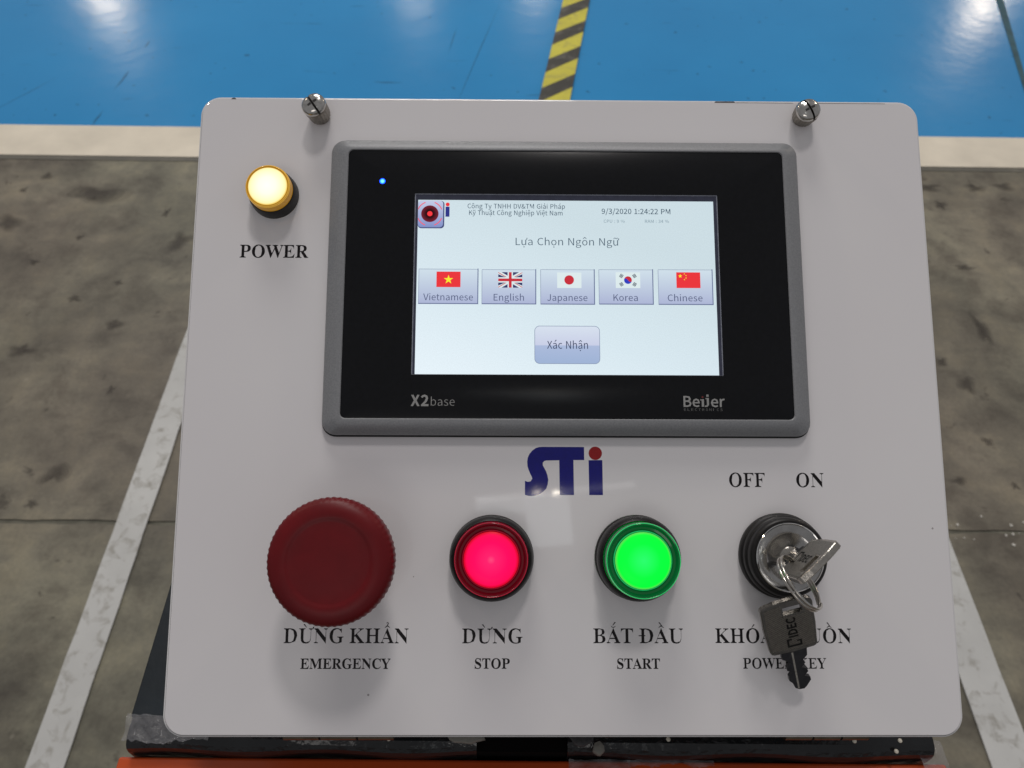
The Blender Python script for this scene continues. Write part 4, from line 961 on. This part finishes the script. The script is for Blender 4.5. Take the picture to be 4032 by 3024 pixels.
# confirm button
cb_face = flat('screen_button', [rrect(-10.2, 12.9, 12.1, 25.7, 1.8)], UZ, glow_gradient('ui_confirm_face', (216, 226, 240), (158, 179, 214), 12.1 * mm, 25.7 * mm, ((171, 187, 220), (202, 208, 232))), ts)
cb_face['label'] = 'rounded two tone confirm button'
bm = bmesh.new()
loft(bm, [[(x * mm, y * mm, (UZ + .02) * mm) for x, y in rrect(-10.25, 12.95, 12.05, 25.75, 1.85)], [(x * mm, y * mm, (UZ + .02) * mm) for x, y in rrect(-10.07, 12.77, 12.23, 25.57, 1.67)]], False, False)
link('button_edge', bm_done(bm, 'button_edge'), edge_ui, ts)
sans('button_text', 'Xác Nhận', -5.8, 8.7, 17.5, 2.75, UZ + .03, glow('ui_confirm_ink', (44, 58, 92)), ts, weight=0.001)
sans('screen_text', 'Công Ty TNHH DV&TM Giải Pháp', -34.5, 0.9, 69.15, 1.75, UZ, ink_ui, ts, weight=0.002)
sans('screen_text', 'Kỹ Thuật Công Nghiệp Việt Nam', -33.9, 0.0, 66.65, 1.75, UZ, ink_ui, ts, weight=0.002)
sans('screen_text', '9/3/2020 1:24:22 PM', 14.2, 39.2, 67.35, 1.95, UZ, ink_ui, ts, weight=0.006)
sans('screen_text', 'CPU : 9 %', 14.9, 22.5, 64.0, 1.15, UZ, ink_ui2, ts)
sans('screen_text', 'RAM : 34 %', 29.9, 38.6, 64.05, 1.15, UZ, ink_ui2, ts)
sans('screen_text', 'Lựa Chọn Ngôn Ngữ', -17.0, 20.4, 55.4, 2.75, UZ, ink_ui, ts, weight=-0.003)
# icon in the corner
flat('icon_shadow', [rrect(-52.4, -42.85, 61.5, 71.9, 1.3)], UZ - .01, glow('ui_icon_shadow', (60, 72, 118)), ts)
flat('icon', [rrect(-52.4, -43.3, 61.9, 72.0, 1.3)], UZ, glow_gradient('ui_icon_face', (196, 204, 232), (128, 144, 200), 61.9 * mm, 72.0 * mm), ts)
flat('icon_disc', [circle(-48.1, 67.0, 3.15)], UZ + .02, radial_glow('ui_icon_disc', 0.00315, [(0.0, lin(90, 0, 10)), (0.45, lin(40, 4, 12)), (1.0, lin(120, 30, 48))], 1.0, centre=(-0.0481, 0.067)), ts)
flat('icon_dot', [circle(-48.1, 67.0, .95)], UZ + .04, glow('ui_icon_red', (255, 50, 60)), ts)
arcs = []
for a in (45, 135, 225, 315):
    arcs += ring_quads(-48.1, 67.0, 4.75, 4.4, a - 24, a + 24, 8)
arcs = [[(min(max(x, -52.35), -43.35), min(max(y, 61.95), 71.95)) for x, y in q] for q in arcs]
flat('icon_arc', arcs, UZ + .02, glow('ui_arc', (240, 90, 110)), ts)
flat('icon_bar', [rect(-42.45, -41.0, 65.9, 69.7)], UZ, bar_ui, ts)
flat('icon_bar_dot', [circle(-41.7, 70.55, .72)], UZ, red_ui, ts)

# blue status light, maker's marks
flat('status_light', [circle(-65.5, 79.1, 1.05)], 5.08, radial_glow('blue_led', 0.00105, [(0.0, (0.10, 0.40, 1.0)), (0.5, (0.03, 0.20, 1.0)), (1.0, (0.0, 0.01, 0.8))], 5.0, centre=(-0.0655, 0.0791)), ts)
sans('lettering', 'X', -53.5, -50.4, -3.0, 3.65, 5.08, M['print_grey'], ts, weight=0.025)
sans('lettering', '2', -50.0, -47.3, -3.0, 3.65, 5.08, M['print_grey'], ts, weight=0.025)
sans('lettering', 'base', -46.5, -38.2, -3.0, 3.0, 5.08, M['print_grey'], ts, weight=-0.008)
sans('lettering', 'Be', 41.9, 47.6, -3.0, 3.7, 5.08, M['print_grey'], ts, weight=0.012)
flat('lettering', [rect(48.3, 49.1, -3.0, -.35), rect(47.85, 48.5, -.8, -.35), rect(50.0, 50.8, .55, 1.3), rect(50.1, 50.85, -2.4, .1), rect(49.7, 50.2, -.3, .1), [(49.3, -3.05), (50.2, -3.05), (50.85, -2.4), (50.1, -2.25), (49.9, -2.55), (49.35, -2.6)]], 5.08, M['print_grey'], ts)
flat('lettering', [circle(48.65, .42, .36, 16)], 5.08, M['print_red'], ts)
sans('lettering', 'er', 51.5, 56.4, -3.0, 3.7, 5.08, M['print_grey'], ts, weight=0.012)
for i, c_ in enumerate('ELECTRONICS'):
    sans('lettering', c_, 42.0 + i * 1.28, 42.0 + i * 1.28 + (.75 if c_ != 'I' else .2), -4.45, .85, 5.08, mat('dim_print', (0.15, 0.15, 0.145), 0.4) if i == 0 else bpy.data.materials['dim_print'], ts)

# ---- buttons and lamps (each a part of the panel, with its own sub-parts)
def part_root(name, x, y, label):
    o = bpy.data.objects.new(name, None); COL.objects.link(o); o.parent = cb
    o.location = (x * mm, y * mm, 0)
    o['label'] = label
    return o

# yellow power lamp
pl = part_root('indicator_lamp', -105.8, 75.3, 'round amber power lamp, lit')
lathe('collar', [(8.9, 0.02), (8.9, 1.2), (8.6, 4.2), (8.35, 5.0), (7.9, 5.1)], M['black_plastic'], pl, cap=False)
amber = mat('amber_lens', (0.42, 0.19, 0.006), 0.10, emis=(0.55, 0.27, 0.012), estr=0.30)
lathe('lens_rim', [(7.98, 8.6), (7.9, 8.95), (7.6, 9.2), (7.5, 9.26)], mat('amber_rim', (0.6, 0.33, 0.03), 0.1, emis=(0.8, 0.45, 0.06), estr=0.45), pl, cap=False)
lathe('lens_ring', [(8.0, 5.0), (8.05, 8.2), (7.85, 9.0), (7.5, 9.25), (7.1, 9.15), (6.95, 8.9)], amber, pl, cap=False)
lathe('lit_lens', [(6.96, 8.85), (6.85, 9.25), (6.0, 9.6), (3.5, 9.85), (0.3, 9.95)], radial_glow('amber_lit', 0.007, [(0.0, (1, 0.985, 0.90)), (0.45, (1, 0.97, 0.80)), (0.8, (1, 0.93, 0.56)), (0.94, (1, 0.88, 0.42)), (1.0, (0.80, 0.52, 0.06))], 1.08), pl)

def push_button(x, y, label, rise, tint, stops, glow_k, disc_r=9.1):
    r = part_root('push_button', x, y, label)
    lathe('bezel', [(14.5, 0.02), (14.55, 1.6), (14.2, 2.3), (13.9, 2.5), (13.9, 3.0), (14.2, 3.3), (14.3, 5.2), (14.0, 7.2), (13.4, 8.4), (12.8, 8.9), (12.55, 8.8), (12.5, 7.5)], M['black_plastic'], r, cap=False, n=80)
    lathe('guard', [(12.35, 7.5), (12.4, rise - 0.7), (12.25, rise - .15), (11.95, rise), (11.6, rise - .12), (11.3, rise - .9), (10.9, rise - 1.7), (10.2, rise - 1.9), (9.6, rise - 1.6), (9.25, rise - 1.0)], tint, r, cap=False, n=80)
    lathe('lit_lens', [(9.3, rise - 1.2), (disc_r, rise - .45), (8.4, rise - .05), (6.0, rise + .35), (3.0, rise + .55), (.2, rise + .6)], radial_glow('lit_' + label.split()[1], 0.0092, stops, glow_k), r, n=80)
    lathe('lens_rim', [(12.28, rise - .35), (12.22, rise - .02), (12.02, rise + .03), (11.92, rise - .06)], rim_mats[tint.name], r, cap=False, n=80)
    lathe('lens_rim', [(9.75, rise - 1.75), (9.62, rise - 1.45), (9.45, rise - 1.3), (9.3, rise - 1.2)], rim_mats[tint.name], r, cap=False, n=80)
    return r
red_t = mat('red_lens', (0.075, 0.001, 0.004), 0.12, emis=(0.25, 0.0, 0.012), estr=0.16)
grn_t = mat('green_lens', (0.002, 0.060, 0.016), 0.10, emis=(0.0, 0.30, 0.06), estr=0.16)
rim_mats = {red_t.name: mat('red_rim', (0.3, 0.01, 0.03), 0.1, emis=(0.55, 0.010, 0.04), estr=0.32), grn_t.name: mat('green_rim', (0.01, 0.3, 0.08), 0.1, emis=(0.02, 0.62, 0.16), estr=0.6)}
push_button(-25.0, -55.1, 'round red stop button, lit', 10.8, red_t, [(0.0, (1.0, 0.06, 0.19)), (0.15, (1.0, 0.012, 0.14)), (0.6, (1.0, 0.0, 0.105)), (0.88, (0.98, 0.0, 0.085)), (1.0, (0.55, 0.0, 0.006))], 1.1)
push_button(25.1, -55.0, 'round green start button, lit', 14.6, grn_t, [(0.0, (0.02, 1.0, 0.14)), (0.6, (0.0, 1.0, 0.045)), (0.92, (0.0, 0.9, 0.04)), (1.0, (0.1, 0.62, 0.08))], 1.12)

# emergency stop
es = part_root('emergency_stop', -75.0, -54.5, 'large dark red mushroom emergency stop button')
lathe('collar', [(14.6, 0.02), (14.6, 3.0), (13.9, 4.6), (13.0, 5.2), (10.5, 5.6), (10.5, 14.0)], M['black_plastic'], es, cap=False)
NT = 64
def teeth(r, z, a):
    if r > 18.8 and 20.5 < z < 27.2:
        return 0.27 * (abs(((a * NT / (2 * pi)) % 1) - .5) * 2 - .5) * (1 if z < 26.4 else .5)
    return 0
lathe('cap', [(10.5, 13.0), (12.5, 17.0), (17.0, 19.4), (19.2, 20.4), (19.8, 21.2), (19.95, 23.0), (19.9, 25.0), (19.6, 26.3), (19.0, 27.2), (17.8, 28.0), (16.0, 28.6), (14.2, 28.8), (13.4, 28.65), (12.9, 28.45), (12.3, 28.38), (9, 28.5), (5, 28.58), (.3, 28.6)], M['estop'], es, n=NT * 5, mod=teeth, angle=40)

# key switch
ks = part_root('key_switch', 75.0, -54.2, 'black ringed key switch with a chrome face')
lathe('bezel', [(14.4, 0.02), (14.5, 2.2), (14.1, 2.9), (13.8, 3.1), (13.8, 3.6), (14.0, 4.0), (13.9, 5.6), (13.5, 6.2), (13.2, 6.4), (13.3, 7.0), (13.1, 8.6), (12.7, 9.4), (12.2, 9.7), (11.5, 9.6), (11.4, 8.6)], M['black_plastic'], ks, cap=False, n=80)
lathe('lock_face', [(11.3, 8.6), (11.3, 9.9), (11.15, 10.25), (10.8, 10.4), (8.3, 10.42), (7.9, 10.38), (7.6, 10.24), (5.0, 10.22), (.2, 10.22)], M['chrome'], ks, n=80, angle=50)
lathe('lock_rim', [(11.42, 9.2), (11.42, 10.3), (11.2, 10.55), (10.95, 10.45)], M['chrome_rim'], ks, cap=False, n=80)
lathe('lock_barrel', [(3.6, 10.0), (3.6, 10.7), (3.4, 10.85), (.2, 10.9)], M['nickel'], ks, n=40, angle=40)

# thumb screws
def thumb_screw(x, y, rise, tilt, rot, label):
    r = part_root('thumb_screw', x, y, label)
    r.rotation_euler = (RAD(tilt[0]), RAD(tilt[1]), RAD(rot))
    NK = 22
    kn = lambda rr, z, a: (0.16 * (abs(((a * NK / (2 * pi)) % 1) - .5) * 2 - .5) if 3.6 < rr < 4.6 and .6 < z < rise - 1.6 else 0)
    lathe('barrel', [(3.3, -.4), (3.5, .6), (3.95, 1.2), (4.35, rise - 2.8), (4.45, rise - 1.9), (4.3, rise - 1.5)], M['screw_barrel'], r, n=NK * 6, mod=kn, cap=True, angle=30)
    # domed head split by a slot into two halves, and a cross recess
    z0 = rise - 1.55
    for sgn in (1, -1):
        bm = bmesh.new()
        n, mlev = 22, 7
        R0, w = 4.15, 0.40
        grid = []
        for j in range(mlev + 1):
            rr = R0 * cos(j / mlev * pi / 2 * .96)
            z = z0 + .45 + 2.0 * sin(j / mlev * pi / 2)
            row = []
            for i in range(n + 1):
                a = pi * i / n
                row.append(bm.verts.new((rr * cos(a) * mm, sgn * (max(rr * sin(a), 0) + 0) * mm + sgn * w * mm, z * mm)))
            grid.append(row)
        for j in range(mlev):
            for i in range(n):
                bm.faces.new((grid[j][i], grid[j][i + 1], grid[j + 1][i + 1], grid[j + 1][i]))
        base = [bm.verts.new((v.co.x, v.co.y, z0 * mm)) for v in grid[0]]
        for i in range(n): bm.faces.new((base[i], base[i + 1], grid[0][i + 1], grid[0][i]))
        # slot wall
        wall = [grid[j][0] for j in range(mlev + 1)] + [grid[j][n] for j in range(mlev, -1, -1)]
        bm.faces.new([base[0]] + wall + [base[n]])
        bm.faces.new(grid[-1])
        bmesh.ops.triangulate(bm, faces=[f for f in bm.faces if len(f.verts) > 4])
        hd = link('head', bm_done(bm, 'head'), M['screw_head'], r, smooth=True)
        sharpen(hd.data, 32)
    lathe('slot_floor', [(4.1, z0 - .1), (4.1, z0 + .25), (.2, z0 + .3)], M['dark_print'], r, n=32)
    # a shallow driver recess
    flat('driver_recess', [[(-.5, .5), (-.35, 1.9), (.35, 1.9), (.5, .5)], [(-.5, -.5), (-.35, -1.9), (.35, -1.9), (.5, -.5)]], z0 + 2.47, M['dark_print'], r)
    return r
thumb_screw(-90.0, 106.6, 9.6, (4, -3), -55, 'nickel thumb screw by the top edge, above the power lamp side')
thumb_screw(90.7, 107.2, 7.6, (0, 2), -62, 'nickel thumb screw by the top edge, on the right')

# dust specks on the film
# ------------------------------------------------------------------ keys and key ring
def bevel_plate(bm, outline, z0, z1, b, hole=None):
    """plate from an outline (mm) with a rectangular hole ring if given (same vertex count mapping by bridging)"""
    def ins(pts, d):
        cx = sum(p[0] for p in pts) / len(pts); cy = sum(p[1] for p in pts) / len(pts)
        out = []
        n = len(pts)
        for i in range(n):
            x0, y0 = pts[i - 1]; x1, y1 = pts[(i + 1) % n]
            dx, dy = x1 - x0, y1 - y0
            l = math.hypot(dx, dy) or 1
            out.append((pts[i][0] - dy / l * d, pts[i][1] + dx / l * d))
        return out
    a = [(x * mm, y * mm) for x, y in outline]
    i_ = [(x * mm, y * mm) for x, y in ins(outline, b)]
    rings = [(i_, z0), (a, z0 + b), (a, z1 - b), (i_, z1)]
    R = [[bm.verts.new((x, y, z * mm)) for x, y in pts] for pts, z in rings]
    n = len(a)
    for A, B in zip(R, R[1:]):
        for k in range(n):
            bm.faces.new((A[k], A[(k + 1) % n], B[(k + 1) % n], B[k]))
    if hole is None:
        bm.faces.new(R[0][::-1]); bm.faces.new(R[-1])
    else:
        h = [(x * mm, y * mm) for x, y in hole]
        Ht = [bm.verts.new((x, y, z1 * mm)) for x, y in h]
        Hb = [bm.verts.new((x, y, z0 * mm)) for x, y in h]
        m_ = len(h)
        for k in range(m_):
            bm.faces.new((Hb[k], Hb[(k + 1) % m_], Ht[(k + 1) % m_], Ht[k]))
        for O, I in ((R[-1], Ht), (R[0], Hb)):
            edges = []
            for L_ in (O, I):
                for k in range(len(L_)):
                    e = bm.edges.get((L_[k], L_[(k + 1) % len(L_)]))
                    edges.append(e)
            bmesh.ops.triangle_fill(bm, use_beauty=True, use_dissolve=False, edges=edges)

def build_key(mw, label, text_side=1, text_rot=True, blade=15.5, bright=True):
    """bow from y=0 down to y=-19 (outer end at y=0), 17.4 wide; blade below"""
    k = empty('key', mw)
    tag(k, label, 'key')
    w = 8.7
    out = []
    out += [(-w + .2, -1.6), (-w + .9, -.5)]
    out = [(-7.6, -.9), (-8.3, -1.4), (-8.6, -2.2), (-8.5, -10), (-7.9, -17.6), (-7.5, -18.5), (-6.6, -18.9), (0, -19.2), (6.6, -18.9), (7.5, -18.5), (7.9, -17.6), (8.5, -10), (8.6, -2.2), (8.3, -1.4), (7.6, -.9), (4, -.25), (0, 0), (-4, -.25)]
    hole = [(-1.4, -2.3), (-1.4, -5.0), (4.9, -5.0), (4.9, -2.3)]
    bm = bmesh.new()
    bevel_plate(bm, out, -1.1, 1.1, .22, hole)
    link('bow', bm_done(bm, 'bow'), M['nickel'] if bright else M['key_dark'], k)
    # the recessed-looking patterned field on both faces
    for sd in (1, -1):
        f = [(-7.5, -2.0), (-7.7, -10), (-7.1, -17.4), (0, -18.1), (7.1, -17.4), (7.7, -10), (7.5, -2.0), (5.5, -1.6), (5.5, -5.6), (-2.0, -5.6), (-2.0, -1.3)]
        o = flat('field', [f], 1.13 * sd, M['key_face_bright'] if bright else M['key_face'], k)
        if sd < 0:
            for p in o.data.polygons: p.flip()
        z = 1.17 * sd
        # brand lettering running along the bow, with its square bracket mark
        t_ = sans('lettering', 'IDEC', 0, 7.4, 0, 2.9, 0, M['stamp'], k, weight=0.030, rot=pi / 2)
        for v in t_.data.vertices:
            x, y = v.co.x, v.co.y
            v.co = ((x + 2.0 * mm) * sd, y - 13.6 * mm, z * mm)
        q = [rect(-1.9, 3.0, -17.1, -16.4), rect(-1.9, -1.25, -16.4, -14.0), rect(2.35, 3.0, -16.4, -14.9), rect(-1.25, -.2, -14.6, -14.0), rect(1.4, 2.35, -15.4, -14.9)]
        flat('lettering', [[(x * sd, y) for x, y in p] for p in q], z, M['stamp'], k)
    # shoulder and blade with cuts on both edges
    L = [(-4.4, -19.0), (-4.4, -21.3), (-3.0, -22.4), (-2.0, -23.6), (-3.5, -24.8), (-3.5, -25.9), (-1.9, -27.0), (-3.3, -28.3), (-3.4, -30.0), (-2.4, -31.2), (-1.9, -33.2), (-.8, -34.0), (1.0, -34.2), (2.0, -33.4), (3.7, -31.4), (3.6, -30.2), (1.9, -29.2), (3.3, -28.0), (3.1, -26.8), (1.5, -25.8), (2.9, -24.4), (2.3, -23.2), (3.9, -21.8), (4.2, -19.0)]
    bm = bmesh.new()
    bevel_plate(bm, [(x, y if y > -23 else -23 + (y + 23) * (blade - 4) / 11.2) for x, y in L], -.85, .85, .12)
    b = link('blade', bm_done(bm, 'blade'), M['key_blade'], k)
    for sd in (1, -1):
        bm = bmesh.new(); box(bm, -1.15 * mm, -.55 * mm, (-23 - (blade - 4) + .8) * mm, -19.3 * mm, sd * .8 * mm, sd * .98 * mm)
        link('groove_rib', bm_done(bm, 'groove_rib'), M['nickel'], b)
    return k

def frame(o, yaxis, xhint):
    y = Vector(yaxis).normalized(); x = Vector(xhint); x = (x - x.dot(y) * y).normalized(); z = x.cross(y)
    m_ = Matrix((x, y, z)).transposed().to_4x4()
    m_.translation = Vector(o) * mm
    return PM @ m_

# key in the lock: the bow stands straight out of the panel, turned 43 degrees to ON
SLOT = (75.0, -53.7)
build_key(frame((SLOT[0], SLOT[1], 36.0), (0, 0, 1), (-cos(RAD(43)), -sin(RAD(43)), 0)), 'key pushed into the chrome lock, its flat metal bow standing out at a slant', blade=13.0)
# spare key hanging from the ring, resting on the panel
build_key(frame((69.6, -66.9, 17.5), (-5.2, 17.6, 7.6), (17.3, 3.0, 0.6)), 'dark flat key hanging below the lock, resting over the caption', blade=15.2, bright=False)

# split ring through both bows: two turns of wire
kr_c = Vector((71.8, -60.6, 26.0))
major = Vector((0.70, -0.70, -0.16)).normalized()
minor = Vector((0.37, 0.37, 0.0)) + Vector((0, 0, -0.85))
minor = (minor - minor.dot(major) * major).normalized()
nrm = major.cross(minor)
pts = []
for i in range(144):
    a = 2 * pi * i / 72
    off = (-.42 + .84 * (i / 144 if True else 0))
    lift = 0.56 * math.tanh(((i / 144) - .5) * 18)
    p = kr_c + 9.3 * (cos(a) * major + sin(a) * minor) + lift * nrm
    pts.append(p * mm)
kr = empty('key_ring', PM @ Matrix.Translation(kr_c * mm))
tag(kr, 'small steel split ring joining the two keys', 'key ring')
pts = [p - kr_c * mm for p in pts]
tube('wire', pts, 0.00047, M['steel_wire'], kr, closed=False, n=8)

bpy.context.view_layer.update()
